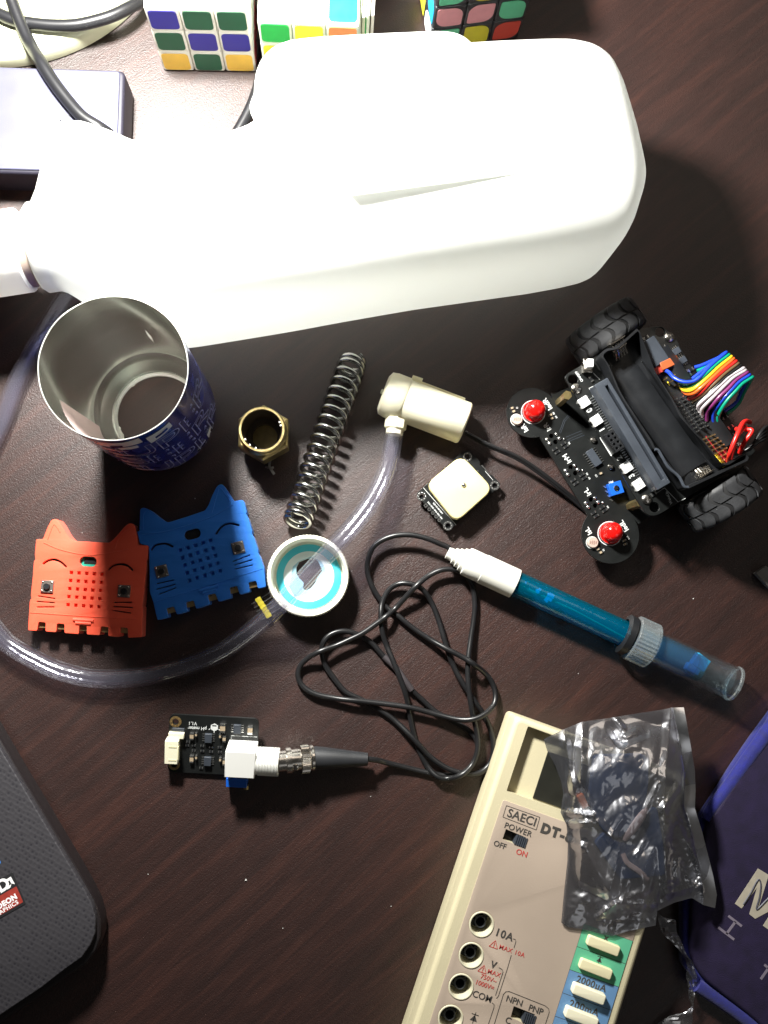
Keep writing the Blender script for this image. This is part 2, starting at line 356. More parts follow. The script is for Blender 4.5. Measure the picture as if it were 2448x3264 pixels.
        if bevel:
            bv = o.modifiers.new('bevel', 'BEVEL'); bv.width = bevel*.001; bv.segments = bseg; bv.limit_method = 'ANGLE'; bv.angle_limit = R(35); bv.harden_normals = False
        return o

def root_loc(o):
    while o.parent is not None: o = o.parent
    return Vector(o.location)
def tag(o, label=None, cat=None, group=None, kind=None):
    if label: o['label'] = label
    if cat: o['category'] = cat
    if group: o['group'] = group
    if kind: o['kind'] = kind
    return o
def thing(name, label, cat, at, group=None):
    o = bpy.data.objects.new(name, None); COL.objects.link(o); o.empty_display_size = .01
    o.location = Vector((at[0], at[1], at[2] if len(at) > 2 else 0))*.001
    return tag(o, label, cat, group)
def TM(at, ang, tilt=None):
    return Matrix.Translation(Vector(at)) @ Matrix.Rotation(R(ang), 4, 'Z')
def thick_line(a, b, w):
    a = Vector(a[:2]); b = Vector(b[:2]); d = (b-a).normalized(); n = Vector((-d.y, d.x))*w/2
    return [tuple(a+n), tuple(b+n), tuple(b-n), tuple(a-n)]
def slot(pts, w, n=5):
    """closed polygon round a polyline, rounded ends"""
    p = [Vector((q[0], q[1])) for q in pts]; L, Rr = [], []
    for i in range(len(p)):
        d = ((p[i+1] if i < len(p)-1 else p[i])-(p[i-1] if i > 0 else p[i])).normalized(); nn = Vector((-d.y, d.x))*w/2
        L.append(p[i]+nn); Rr.append(p[i]-nn)
    d = (p[-1]-p[-2]).normalized(); e1 = p[-1]+d*w*.4; d0 = (p[0]-p[1]).normalized(); e0 = p[0]+d0*w*.4
    return [tuple(q) for q in L]+[tuple(e1)]+[tuple(q) for q in reversed(Rr)]+[tuple(e0)]
def circle(c, r, n=24, sx=1, ang=0):
    return [(c[0]+math.cos(2*math.pi*i/n+ang)*r*sx, c[1]+math.sin(2*math.pi*i/n+ang)*r) for i in range(n)]
def rrect(c, w, h, r, ang=0, n=4, radii=None):
    out = []; rd = radii or [r]*4
    for k, (sx_, sy_) in enumerate(((1, 1), (-1, 1), (-1, -1), (1, -1))):
        q = rd[k]
        for j in range(n+1):
            a = math.pi/2*(k+j/n); out.append((sx_*(w/2-q)+math.cos(a)*q, sy_*(h/2-q)+math.sin(a)*q))
    ca, sa = math.cos(R(ang)), math.sin(R(ang))
    return [(c[0]+x*ca-y*sa, c[1]+x*sa+y*ca) for x, y in out]
def round_poly(poly, r, n=4):
    out = []; k = len(poly)
    for i in range(k):
        p0, p, p1 = Vector(poly[i-1][:2]), Vector(poly[i][:2]), Vector(poly[(i+1) % k][:2])
        a = (p0-p); b = (p1-p); q = min(r, a.length*.45, b.length*.45); a = p+a.normalized()*q; b = p+b.normalized()*q
        for j in range(n+1):
            t = j/n; out.append(tuple((1-t)**2*a+2*t*(1-t)*p+t*t*b))
    return out

# ================================================================== THE TABLE
mb = MB(); mb.prism([(-420, -420), (460, -420), (460, 560), (-420, 560)], -25, 0)
tag(mb.build('table_top', 'wood', smooth=0, bevel=2), 'dark brown lacquered wooden table top with diagonal grain', 'table', kind='structure')

#@@JUG
# ================================================================== MILK JUG lying on its side
zc = 47
J = lambda x, y, z=zc: P(x, y, z)
a0, a1 = J(163, 785), J(2036, 500); ax = (a1-a0); ax.z = 0; ax.normalize(); nrm = Vector((-ax.y, ax.x, 0))
jug = thing('plastic_jug', 'large empty milky white plastic jug lying on its side', 'jug', (J(1100, 560).x, J(1100, 560).y, 0))
up = [(133, 655), (146, 560), (175, 470), (215, 415), (256, 396), (345, 420), (430, 438), (620, 428), (740, 403), (800, 380), (850, 330), (900, 240), (960, 180), (1100, 145), (1400, 123), (1600, 112), (1740, 107), (1815, 108), (1880, 125), (1925, 155), (1955, 200), (1985, 280), (2015, 430), (2034, 500), (2040, 560)]
lo = [(193, 916), (278, 976), (350, 1035), (430, 1085), (500, 1106), (620, 1092), (1033, 1025), (1328, 974), (1697, 922), (1800, 903), (1874, 885), (1918, 856), (1948, 812), (1992, 708), (2025, 625), (2040, 560)]
def sw(p, z): v = J(*p, z)-a0; return (v.dot(ax), v.dot(nrm))
US = [sw(p, min(80, 47+max(0, (p[0]-150))*.12) if p[0] < 1985 else 80-(p[0]-1985)*.4) for p in up]; LS = [sw(p, max(30, 47-max(0, p[0]-200)*.1) if p[0] < 1900 else 30+(p[0]-1900)*.2) for p in lo]
def interp(T, s):
    if s <= T[0][0]: return T[0][1]
    for (s0, w0), (s1, w1) in zip(T, T[1:]):
        if s <= s1: return w0+(w1-w0)*(s-s0)/max(1e-6, s1-s0)
    return T[-1][1]
s_end = US[-1][0]
mb = MB(); rings = []; seg = 64
Ns = 150
for i in range(Ns+1):
    t = i/Ns; s_ = -3 + (s_end-0.2+3)*(1-(1-t)**1.6)
    # light smoothing of the traced edges
    wu = sum(interp(US, s_+d) for d in (-3, -1.5, 0, 1.5, 3))/5 if s_ < s_end-16 else interp(US, s_)
    wl = sum(interp(LS, s_+d) for d in (-3, -1.5, 0, 1.5, 3))/5 if s_ < s_end-16 else interp(LS, s_)
    w = (wu-wl)/2; c = (wu+wl)/2
    full = 46.5
    k = min(1, max(0, (s_+4)/55)); k = k*k*(3-2*k); hh = 21+(full-21)*k
    e = max(0, (s_-(s_end-24))/24); hh *= max(.04, (1-e**2.6))**.5
    ex = 2.2+2.2*k
    for j in range(seg):
        a = 2*math.pi*j/seg; ca, sa = math.cos(a), math.sin(a)
        y = math.copysign(abs(ca)**(2/ex), ca)*w; z = math.copysign(abs(sa)**(2/ex), sa)*hh
        mb.v.append(a0+ax*s_+nrm*(c+y)+Vector((0, 0, z)))
for i in range(Ns): mb.f += [(i*seg+k, i*seg+(k+1) % seg, (i+1)*seg+(k+1) % seg, (i+1)*seg+k) for k in range(seg)]
mb.f.append(tuple(range(Ns*seg, (Ns+1)*seg))); mb.f.append(tuple(reversed(range(seg)))); mb.m = [0]*len(mb.f)
body = mb.build('jug_body', 'milk', jug, smooth=75)
# handle : flattened hollow grip along the far edge
hz = 78
hp = [P(860, 372, 60), P(876, 330, 70), P(882, 270, hz), P(892, 225, hz), P(930, 198, hz), P(1010, 186, hz), P(1150, 177, hz), P(1300, 170, hz), P(1410, 167, hz), P(1455, 182, hz), P(1480, 235, hz-2)]
mb = MB(); mb.tube(catmull(hp, 8), 9, seg=20, squash=1.35); mb.build('handle', 'milk', jug, smooth=80)
# raised label panel with a stepped lower edge
A, B, Cc, Dd = P(1085, 442, 94), P(1114, 602, 101.5), P(1690, 547, 93.6), P(1690, 420, 92.5)
Bb, Aa = Vector((B.x+.3, B.y+.6, 88)), Vector((A.x, A.y, 88))
mb = MB(); mb.add([A, B, Cc, Dd, Aa, Bb, Vector((Cc.x, Cc.y-1, 90)), Vector((Dd.x, Dd.y, 88))], [(0, 1, 2, 3), (4, 5, 1, 0), (5, 6, 2, 1), (0, 3, 7, 4), (2, 6, 7, 3)])
mb.build('raised_panel', 'milk', jug, smooth=0, bevel=.5)
# neck collar, groove and cap
org = J(176, 783); nx = -(ax)
mb = MB(); mb.lathe([(19, -10), (20, -5), (22.0, -2), (22.8, 1), (22.8, 8), (21, 10)], org, nx, 56); mb.build('neck', 'milk', jug, smooth=50)
mb = MB(); mb.lathe([(18.8, 9), (18.8, 17)], org, nx, 48); mb.build('neck_groove', 'tan', jug)
mb = MB(); mb.lathe([(19.5, 15), (20.8, 16), (20.8, 36), (19.5, 40), (17, 41)], org, nx, 90, knurl=.35, kr=(1, 2)); mb.build('cap', 'milk', jug, smooth=50)

# ================================================================== CUT CAN
cc = P(513, 1332); can = thing('cut_can', 'navy blue printed drink can with its top cut off and torn base, standing upright', 'can', cc)
h = 105; r0 = 33
prof_o = [(25.2, 0), (26.6, .6), (26.8, 2.4), (25.8, 3.6), (26.5, 5.5), (30.5, 12), (32.6, 16), (r0, 19), (r0, h)]
prof_i = [(r0-.35, h), (r0-.35, 19), (32.2, 16), (30.0, 12), (26.0, 6), (25.0, 4.2), (23.4, 3.2), (23.2, 1.2), (25.2, 0)]
mb = MB(); seg = 96
mb.lathe(prof_o, cc, seg=seg, capa=False, capb=False); mb.mi = 1
mb.lathe(prof_i, cc, seg=seg, capa=False, capb=False)
mb.build('can_wall', ['navy', 'alu'], can, smooth=60)
mb = MB(); mb.tube([cc+Vector((math.cos(a)*(r0-.15), math.sin(a)*(r0-.15), h+.05+.25*math.sin(3*a)+.15*math.sin(11*a))) for a in [2*math.pi*i/96 for i in range(96)]], .30, 6, closed=True)
mb.build('cut_edge', 'aluedge', can)
mb = MB(); mb.tube([cc+Vector((math.cos(a)*24.2, math.sin(a)*24.2, 3.4)) for a in [2*math.pi*i/72 for i in range(72)]], 1.1, 8, closed=True)
mb.build('base_seam', 'aluedge', can)
for (aa, wd_, dep) in ((205, 26, 3.2), (128, 22, 1.6), (230, 14, 2.4)):
    mb = MB(); n = 9; vs = []
    for i in range(n+1):
        a = R(aa-wd_/2+wd_*i/n); q = 23.6-dep*(.4+.6*random.random())*math.sin(math.pi*i/n)
        vs += [cc+Vector((math.cos(a)*23.8, math.sin(a)*23.8, 2.8)), cc+Vector((math.cos(a)*q, math.sin(a)*q, 3.5+random.random()*2))]
    mb.add(vs, [(2*i, 2*i+2, 2*i+3, 2*i+1) for i in range(n)]); mb.build('torn_flap', 'aluedge', can)
def cyl(rad, z0, ang0):
    def f(v):
        a = R(ang0)+v.x/rad; q = rad+max(0, v.z)*.5
        z = v.y+z0; rr = rad if z > 19 else rad-(19-z)*.35*((19-z)/14+.3)
        return cc+Vector((math.cos(a)*rr, math.sin(a)*rr, z))
    return f
mb = MB()
for body_, z_, an, sz in (('SUPER', 74, -55, 28), ('BEER', 51, -58, 28), ('SUPER', 28, -55, 27)):
    mb.text(body_, sz, None, outline=.26, spacing=.95, func=cyl(r0+.15, z_, an))
mb.build('outlined_lettering', 'canline', can, smooth=0)
def patch(mb, poly, z_off, rad=r0+.22):
    """subdivided curved patch from a list of (angle deg, z)"""
    f = cyl(rad, 0, 0)
    mb.add([f(Vector((R(a)*rad, z, 0))) for a, z in poly], [tuple(range(len(poly)))])
def strip(mb, a0_, z0_, a1_, z1_, w0, w1, rad, n=8):
    f = cyl(rad, 0, 0); vs = []
    for i in range(n+1):
        t = i/n; a = a0_+(a1_-a0_)*t; z = z0_+(z1_-z0_)*t; w = (w0+(w1-w0)*t)/2
        vs += [f(Vector((R(a)*rad, z-w, 0))), f(Vector((R(a)*rad, z+w, 0)))]
    mb.add(vs, [(2*i, 2*i+1, 2*i+3, 2*i+2) for i in range(n)])
for q_ in ((-104, 94, -70, 98, 10, 9), (-92, 86, -76, 88, 5, 5), (-66, 92, -44, 95, 12, 8), (-70, 12, -58, 14, 9, 9), (-52, 15, -30, 20, 12, 8), (-26, 22, -18, 26, 8, 3), (-90, 10, -74, 12, 3, 8)):
    mb = MB(); strip(mb, *q_, r0+.2); mb.build('white_block_print', 'canwhite', can)
for q_ in ((-96, 92, -86, 93, 3.5, 3.5), (-60, 92, -48, 94, 3, 3), (-47, 15, -38, 17, 3, 3)):
    mb = MB(); strip(mb, *q_, r0+.4, 4); mb.build('block_print_counter', 'navy', can)
mb = MB(); strip(mb, -165, 55, -106, 55, 86, 88, r0+.12, 14)
for i in range(7): strip(mb, -108, 20+i*12, -90+random.random()*6, 24+i*11, 7, .4, r0+.12, 5)
mb.build('pink_silver_leaf_print', 'pinkprint', can)
mb = MB()
for i in range(22):
    a = -158+random.random()*44; z = 14+random.random()*82; strip(mb, a, z, a+14+random.random()*8, z+3+random.random()*5, .8, 2.6, r0+.3, 6)
mb.build('leaf_veins', 'navy', can)

# ================================================================== BRASS FITTING
nb = P(848, 1400); nut = thing('brass_compression_nut', 'brass hexagonal pipe nut standing open end up beside the spring', 'nut', nb)
mb = MB(); mb.lathe([(7.2, 0), (10.4, .5), (11.5, 7)], nb, seg=48, capa=False, capb=False)
mb.build('lower_collar', 'brass', nut)
mb = MB(); mb.lathe([(13.7, 5), (15.5, 6.2), (15.5, 18.6), (14.0, 20)], nb, seg=6, a0=0, up=(0, 1, 0), capa=True, capb=False)
mb.lathe([(12.5, 20), (14.0, 20)], nb, seg=6, up=(0, 1, 0), capa=False, capb=False); mb.build('hexagon', 'brass', nut, smooth=20, bevel=.35)
mb = MB(); mb.lathe([(13.2, 18.5), (13.0, 20), (12.1, 21.4), (12.5, 23), (12.5, 27.3), (12.0, 28), (11.0, 28), (10.8, 27.4), (10.6, 24)], nb, seg=56, capa=False, capb=False)
mb.build('threaded_rim', 'brass', nut)
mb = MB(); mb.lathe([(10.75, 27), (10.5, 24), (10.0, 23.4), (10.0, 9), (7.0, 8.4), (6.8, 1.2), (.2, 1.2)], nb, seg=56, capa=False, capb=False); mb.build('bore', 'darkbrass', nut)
mb = MB()
for a in (-150, -128, -108, 15, 25):
    mb.box(nb+Vector((math.cos(R(a))*10.3, math.sin(R(a))*10.3, 25.5)), (.9, .7, 2.0), a)
mb.build('white_thread_scraps', 'whitepl', nut)
mb = MB(); mb.tube(catmull([P(862, 1462, 1), P(858, 1485, 2), P(866, 1500, 3.2), P(874, 1512, 1.2)], 5), .8, 5, squash=.3)
mb.tube(catmull([P(846, 1488, 1), P(860, 1492, 2.4), P(872, 1490, .6)], 5), .7, 5, squash=.3)
tag(mb.build('plastic_scrap', 'greycard'), 'tiny curled scrap of grey plastic just below the brass nut', 'scrap')

# ================================================================== SPRING
e0, e1 = P(1126, 1148, 8.9), P(946, 1668, 8.9); axs = (e1-e0); Ls = axs.length; axs.normalize(); sd = Vector((-axs.y, axs.x, 0))
turns = [0, 1, 2.05]; pos = [0, 2.6, 5.6]
k = 15
for i in range(1, k): turns.append(2.05+i); pos.append(5.6+(Ls-11.2)*i/k)
turns += [k+2.05, k+3.05, k+3.9]; pos += [Ls-5.6, Ls-2.6, Ls-.6]
pts = []; nT = 24
for i in range(len(turns)-1):
    m_ = max(2, int(nT*(turns[i+1]-turns[i])))
    for j in range(m_):
        t = j/m_; tt = turns[i]+(turns[i+1]-turns[i])*t; pp = pos[i]+(pos[i+1]-pos[i])*t; a = -2*math.pi*tt+1.2
        rad = 7.5*(1-.16*math.exp(-pp/6)-.10*math.exp(-(Ls-pp)/5))
        lean = -3.0*math.sin(a)
        pts.append(e0+axs*(pp+lean)+sd*math.cos(a)*rad+Vector((0, 0, math.sin(a)*rad)))
mb = MB(); mb.tube(pts, 1.38, 10)
tag(mb.build('coil_spring', 'steel', smooth=80), 'long steel compression spring lying between the brass nut and the pump', 'spring')

# ================================================================== WATER PUMP
pc0, pc1 = P(1262, 1266, 12.5), P(1483, 1350, 12.5); pd = (pc1-pc0).normalized(); ps = Vector((-pd.y, pd.x, 0)); PL = (pc1-pc0).length
pump = thing('water_pump', 'small cream submersible water pump joined to the clear hose', 'pump', (pc0.x, pc0.y, 0))
mb = MB(); mb.lathe([(9, 4), (12, 5), (12, PL-1), (11.2, PL), (10.3, PL+.2), (10, PL-.6)], pc0, pd, 56); mb.build('motor_housing', 'cream', pump)
mb = MB(); mb.lathe([(9.6, -7.5), (12.2, -6.2), (12.9, -3), (12.9, 4.5), (12.0, 5.6)], pc0, pd, 56); mb.build('impeller_housing', 'cream', pump)
mb = MB(); mb.box(pc0+pd*(PL*.54)+ps*12.3+Vector((0, 0, -4.5)), (PL*.70, 4.2, 5), math.degrees(math.atan2(pd.y, pd.x)))
mb.build('mounting_foot', 'creamshade', pump, bevel=.5)
mb = MB(); mb.lathe([(2.6, 0), (2.8, 6)], pc0+pd*4.5+ps*13.2+Vector((0, 0, -2)), pd, 16); mb.build('clip_end', 'creamshade', pump)
od = (P(1258, 1382, 12)-P(1266, 1330, 12)).normalized(); oo = P(1267, 1316, 12.5)
mb = MB(); mb.lathe([(6.2, -3), (6.2, 9), (5.0, 9.6), (4.9, 12.5)], oo, od, 8, up=(0, 0, 1)); mb.build('outlet', 'cream', pump, smooth=25, bevel=.4)
for q in (P(1228, 1252, 11), P(1220, 1311, 10)):
    mb = MB(); mb.lathe([(1.4, -4), (1.4, 2.2), (1, 2.6)], q, -pd, 14); mb.build('locating_pin', 'cream', pump)
mb = MB(); mb.tube(catmull([P(1483, 1378, 7), P(1520, 1398, 8), P(1565, 1420, 9), P(1650, 1456, 9), P(1725, 1505, 8), P(1790, 1556, 6), P(1850, 1606, 3), P(1900, 1650, 2), P(1960, 1690, 2)], 8), 1.15, 8)
mb.tube(catmull([P(1483, 1381, 6.4), P(1520, 1402, 7.2), P(1565, 1425, 8), P(1650, 1463, 8), P(1725, 1513, 7), P(1790, 1564, 5), P(1850, 1614, 2.5), P(1900, 1658, 1.6), P(1960, 1698, 1.6)], 8), 1.1, 8)
mb.build('power_lead', 'blackrub', pump)

# ================================================================== CLEAR HOSE
T = [(1262, 1362, 12.5), (1252, 1410, 13), (1238, 1478, 13.5), (1212, 1545, 15), (1172, 1615, 18), (1118, 1685, 20.5), (1062, 1746, 21.5), (1000, 1812, 21.5), (935, 1882, 21), (885, 1935, 19.5), (825, 1990, 13), (767, 2036, 8), (680, 2090, 5.5), (560, 2134, 5.3), (440, 2158, 5.3), (306, 2163, 5.3), (200, 2141, 5.3), (130, 2112, 5.3), (50, 2068, 5.3), (0, 2025, 5.3),
     (-60, 1930, 5.3), (-95, 1780, 5.3), (-90, 1600, 5.3), (-50, 1460, 5.3), (5, 1345, 5.3), (50, 1225, 5.3), (113, 1106, 5.3), (181, 990, 5.3), (226, 925, 5.3), (270, 860, 5.3), (330, 790, 5.3)]
tp = catmull([P(*q) for q in T], 8)
mb = MB(); mb.tube(tp, 5.1, 24, cap=False); mb.mi = 1; mb.tube(tp, 3.5, 18, cap=False)
tag(mb.build('clear_hose', ['tube', 'tube'], smooth=80), 'clear plastic hose running from the pump over the lid and round the lower left', 'hose')

# ================================================================== GPS BOARD
c5 = conv(1150, 1100, 2.765)
gps = thing('antenna_board', 'black circuit board with square cream ceramic antenna below the pump', 'circuit board', c5(850, 1290))
gz = 6.2
out = round_poly([XY(c5(*p, gz)) for p in ((488, 1312), (768, 1642), (1238, 1228), (1150, 1138), (1130, 1148), (1042, 1046), (1052, 1030), (962, 932), (900, 936))], 1.6)
hc = [c5(*p, gz) for p in ((537, 1333), (768, 1592), (1180, 1238), (940, 985))]
mb = MB(); mb.plate(out, [circle(q, 1.45) for q in hc], gz-1.6, gz); mb.build('board', 'pcb', gps)
for q in hc:
    mb = MB(); mb.plate(circle(q, 2.65), [circle(q, 1.5)], gz-1.65, gz+.12); 
    for a in range(0, 360, 45): mb.sphere(Vector((q.x+2.05*math.cos(R(a)), q.y+2.05*math.sin(R(a)), gz+.1)), .28, 6, 4)
    mb.build('mounting_ring', 'solder', gps)
an = [c5(*p, 12) for p in ((572, 1228), (888, 968), (1172, 1268), (838, 1565))]
mb = MB(); mb.plate(round_poly([XY(q) for q in an], 6.0, 8), [], gz+.3, 12, .9); mb.build('ceramic_antenna', 'antenna', gps)
q = c5(905, 1232, 12); mb = MB(); mb.sphere(q+Vector((0, 0, .2)), 1.45, 16, 8, .6); mb.build('feed_pin', 'solder', gps)
ga = math.degrees(math.atan2((c5(768, 1642)-c5(488, 1312)).y, (c5(768, 1642)-c5(488, 1312)).x))
mb = MB(); mb.box(c5(1085, 1108, gz-1.5), (6.4, 3.0, 1.3), math.degrees(math.atan2((c5(1130, 1148)-c5(1042, 1046)).y, (c5(1130, 1148)-c5(1042, 1046)).x))); mb.build('usb_socket', 'pcb', gps, bevel=.3)
mb = MB(); mb.plate(slot([c5(1065, 1062, gz), c5(1128, 1135, gz)], .5), [], gz+.6, gz+.75); mb.build('socket_lip', 'solder', gps)
for i, pq in enumerate(((573, 1414), (604, 1447), (635, 1480), (664, 1512), (692, 1543))):
    q = c5(*pq, gz); mb = MB(); mb.plate(circle(q, 1.0) if i else rrect(XY(q), 1.9, 1.9, .1, ga), [circle(q, .5)], gz, gz+.1); mb.build('pin_pad', 'solder', gps)
mb = MB()
mb.text('PPS TXD RXD GND VCC', 1.08, TM(c5(654, 1455, gz+.06), ga+180), .03, spacing=1.08)
mb.text('NEO-6M-3V-GPS', 1.12, TM(c5(680, 1437, gz+.06), ga+180), .03)
mb.plate(slot([c5(552, 1258, gz), c5(840, 1585, gz)], .25), [], gz, gz+.06); mb.plate(slot([c5(1095, 1110, gz), c5(1165, 1190, gz)], .2), [], gz, gz+.06)
mb.build('white_lettering', 'silk', gps, smooth=0)
mb = MB()
for pq in ((752, 1085), (770, 1070), (786, 1052), (742, 1082), (578, 1230), (590, 1222), (1030, 1110), (1076, 1165)): mb.box(c5(*pq, gz+.3), (.9, .6, .6), ga)
mb.build('edge_solder_pads', 'solder', gps)
mb = MB()
for q in hc[:3]: mb.lathe([(1.2, 0), (1.2, gz-1.6)], (q.x, q.y, 0), seg=14)
mb.build('support_pins', 'blackpl', gps)

# ================================================================== CAT CASES
def cat_case(name, label, f, outline, holes, slits, buttons, tangle, pads, oval, bars, colour, ridge, zt=9.5):
    c0 = f(800, 900); t = thing(name, label, 'microcontroller case', c0, 'cat shaped silicone cases')
    poly = round_poly([XY(f(*p, zt)) for p in outline], .8, 3)
    hh = [[XY(f(x+dx, y+dy, zt)) for dx, dy in quad] for (x, y), quad in holes]
    sl = [slot([XY(v_) for v_ in (catmull([f(*p, zt) for p in pts], 4) if len(pts) > 2 else [f(*p, zt) for p in pts])], w) for pts, w in slits]
    ov = rrect(XY(f(oval[0], oval[1], zt)), 5.6*9/5.6, 5.4, 2.6, tangle)
    mb = MB(); mb.plate(poly, hh+sl+[ov], 6.6, zt, .22, 2); mb.build('face_plate', colour, t, smooth=35)
    mb = MB(); mb.plate(poly, [], 0.0, 6.7, 0); mb.build('case_back', colour, t, smooth=35)
    cxm = sum(q_[0] for q_ in poly)/len(poly); cym = sum(q_[1] for q_ in poly)/len(poly)
    gp = [XY(f(holes[k_][0][0], holes[k_][0][1], zt)) for k_ in (0, 20, 24, 4)]; gc = (sum(p[0] for p in gp)/4, sum(p[1] for p in gp)/4)
    gp = [(gc[0]+(p[0]-gc[0])*1.18, gc[1]+(p[1]-gc[1])*1.18) for p in gp]
    mb = MB(); mb.box((gc[0]-math.sin(R(tangle))*3.0, gc[1]+math.cos(R(tangle))*3.0, 6.66), (53, 33, .5), tangle); mb.build('slit_shade_board', 'pcb', t, smooth=0)  # black board added under the face so eye and whisker slits look shaded
    mb = MB(); mb.plate(gp, [], 6.5, 7.3); mb.build('light_grid', colour, t, smooth=0)
    mb = MB(); q = f(oval[0], oval[1], zt); mb.box((q.x, q.y, 6.98), (8.6, 5.0, .12), tangle); mb.build('board_window', 'teal' if colour == 'orange' else 'darkbrass', t, smooth=0)
    mb = MB(); mb.box((q.x+.6, q.y+.5, 7.2), (6.6, 3.2, .4), tangle); mb.build('reset_chip', 'blackpl', t, bevel=.2)
    for (x, y) in buttons:
        q = f(x, y, zt+1); mb = MB(); mb.box((q.x, q.y, zt-.2), (6.6, 6.6, 2.3), tangle); b = mb.build('push_button', 'btnframe', t, bevel=.25)
        for dx in (-2.35, 2.35):
            for dy in (-2.35, 2.35):
                v = Matrix.Rotation(R(tangle), 3, 'Z') @ Vector((dx, dy, 0)); mb = MB(); mb.sphere((q.x+v.x, q.y+v.y, zt+1), .55, 10, 6, .6); mb.build('rivet', 'nickel', b)
        mb = MB(); mb.lathe([(1.75, 0), (1.75, 1.1), (1.5, 1.4)], (q.x, q.y, zt+.8), seg=24); mb.build('button_cap', 'blackpl', b)
    mb = MB(); lt = MB()
    for (x, y, s_) in pads:
        q = f(x, y, 5); mb = MB(); mb.box((q.x, q.y, 7.0), (6.2, 4.4, .5), tangle); mb.build('contact_pad', 'gold', t, smooth=0)
        lt.text(s_, 3.0, TM((q.x+math.sin(R(tangle))*-1.2, q.y+math.cos(R(tangle))*1.2, 7.3), tangle), .03)
    lt.build('pad_lettering', 'ink', t, smooth=0)
    for a_, b_, w in bars:
        mb = MB(); p0, p1 = f(*a_, zt), f(*b_, zt); mb.tube([p0, p1], w, 8); mb.build('grip_ridge', colour, t)
    mb = MB()
    for pts in ridge: mb.tube(catmull([f(*p, zt+.05) for p in pts], 6), .28, 6)
    mb.build('moulded_lines', colour, t)
    return t
fo = conv(80, 1620, 3.95)
def grid(c00, c40, c04, c44, hw, ang):
    out = []
    for i in range(5):
        for j in range(5):
            u, v = i/4, j/4; x = (c00[0]*(1-u)+c40[0]*u)*(1-v)+(c04[0]*(1-u)+c44[0]*u)*v; y = (c00[1]*(1-u)+c40[1]*u)*(1-v)+(c04[1]*(1-u)+c44[1]*u)*v
            ca, sa = math.cos(R(-ang)), math.sin(R(-ang))
            out.append(((x, y), [(a*hw*ca-b*hw*sa, a*hw*sa+b*hw*ca) for a, b in ((-1, -1), (1, -1), (1, 1), (-1, 1))]))
    return out
o_out = [(140, 390), (225, 390), (240, 350), (285, 235), (330, 150), (370, 135), (410, 142), (460, 210), (520, 320), (570, 385), (610, 412), (1060, 435), (1110, 395), (1170, 330), (1245, 240), (1300, 192), (1345, 190), (1378, 215), (1400, 300), (1425, 462), (1550, 470), (1555, 495), (1537, 655), (1528, 660), (1530, 740), (1508, 910), (1500, 985), (1488, 990), (1500, 1000), (1482, 1180), (1470, 1240), (1482, 1245), (1475, 1400), (1468, 1622),
         (1295, 1632), (1290, 1505), (1195, 1500), (1190, 1620), (1045, 1612), (1048, 1495), (950, 1490), (940, 1600), (775, 1590), (775, 1480), (680, 1475), (675, 1585), (495, 1572), (495, 1458), (400, 1450), (390, 1562), (255, 1552), (258, 1438), (168, 1432), (150, 1545), (35, 1538), (58, 1180), (66, 1150), (78, 1145), (72, 1085), (92, 905), (100, 830), (98, 815), (112, 665), (128, 650), (122, 575)]
sl_o = [([(228, 700), (290, 660), (370, 648), (450, 680), (515, 738)], 1.15), ([(1050, 772), (1110, 722), (1205, 703), (1290, 725), (1350, 780)], 1.15),
        ([(165, 1106), (375, 1138)], 0.62), ([(148, 1175), (370, 1190)], 0.62), ([(150, 1245), (365, 1243)], 0.62),
        ([(1115, 1186), (1340, 1183)], 0.62), ([(1110, 1238), (1350, 1250)], 0.62), ([(1105, 1288), (1330, 1320)], 0.62)]
G_o = grid((582, 810), (968, 832), (540, 1215), (930, 1243), 21, -3)
cat_case('cat_case', 'orange red silicone cat case for a microcontroller board with ears and whiskers', fo, o_out, G_o, sl_o, [(275, 985), (1243, 1045)], -3.3,
         [(212, 1450, '0'), (450, 1470, '1'), (727, 1490, '2'), (1000, 1508, '3V'), (1243, 1518, 'GND')], (792, 672),
         [((605, 1400), (865, 1415), 1.1), ((635, 1440), (830, 1452), 1.0)], 'orange',
         [[(285, 390), (320, 290), (362, 205), (405, 245), (440, 305)], [(1130, 510), (1170, 400), (1230, 320), (1310, 262)], [(235, 432), (400, 505), (560, 550), (700, 577), (860, 586), (1050, 565), (1200, 540), (1300, 515)], [(60, 1312), (400, 1335), (800, 1362), (1400, 1395)]])
fb = conv(430, 1520, 3.770)
b_out = [(62, 400), (75, 378), (100, 370), (140, 378), (200, 412), (260, 460), (330, 515), (400, 548), (620, 480), (840, 405), (885, 340), (925, 230), (975, 130), (1000, 100), (1035, 88), (1065, 100), (1130, 200), (1190, 292), (1285, 275), (1312, 295), (1345, 430), (1335, 440), (1365, 500), (1410, 650), (1402, 680), (1432, 730), (1480, 880), (1475, 905), (1505, 960), (1550, 1090), (1575, 1322),
         (1478, 1342), (1455, 1248), (1362, 1268), (1385, 1380), (1260, 1415), (1225, 1310), (1133, 1330), (1155, 1455), (1005, 1500), (965, 1400), (868, 1420), (900, 1530), (735, 1585), (705, 1485), (608, 1505), (630, 1615), (505, 1655), (465, 1555), (373, 1580), (400, 1690), (270, 1720), (222, 1510), (180, 1390), (172, 1000), (168, 830), (60, 800), (25, 655), (55, 650)]
sl_b = [([(975, 685), (1020, 620), (1080, 575), (1160, 560), (1248, 580)], 1.15), ([(195, 880), (240, 825), (310, 805), (380, 805), (455, 838)], 1.15),
        ([(1178, 1016), (1378, 940)], 0.62), ([(1193, 1060), (1408, 996)], 0.62), ([(1205, 1107), (1413, 1060)], 0.62),
        ([(258, 1284), (463, 1240)], 0.62), ([(262, 1350), (483, 1290)], 0.62), ([(292, 1410), (493, 1332)], 0.62)]
G_b = grid((545, 880), (910, 765), (655, 1245), (1025, 1130), 21, 15)
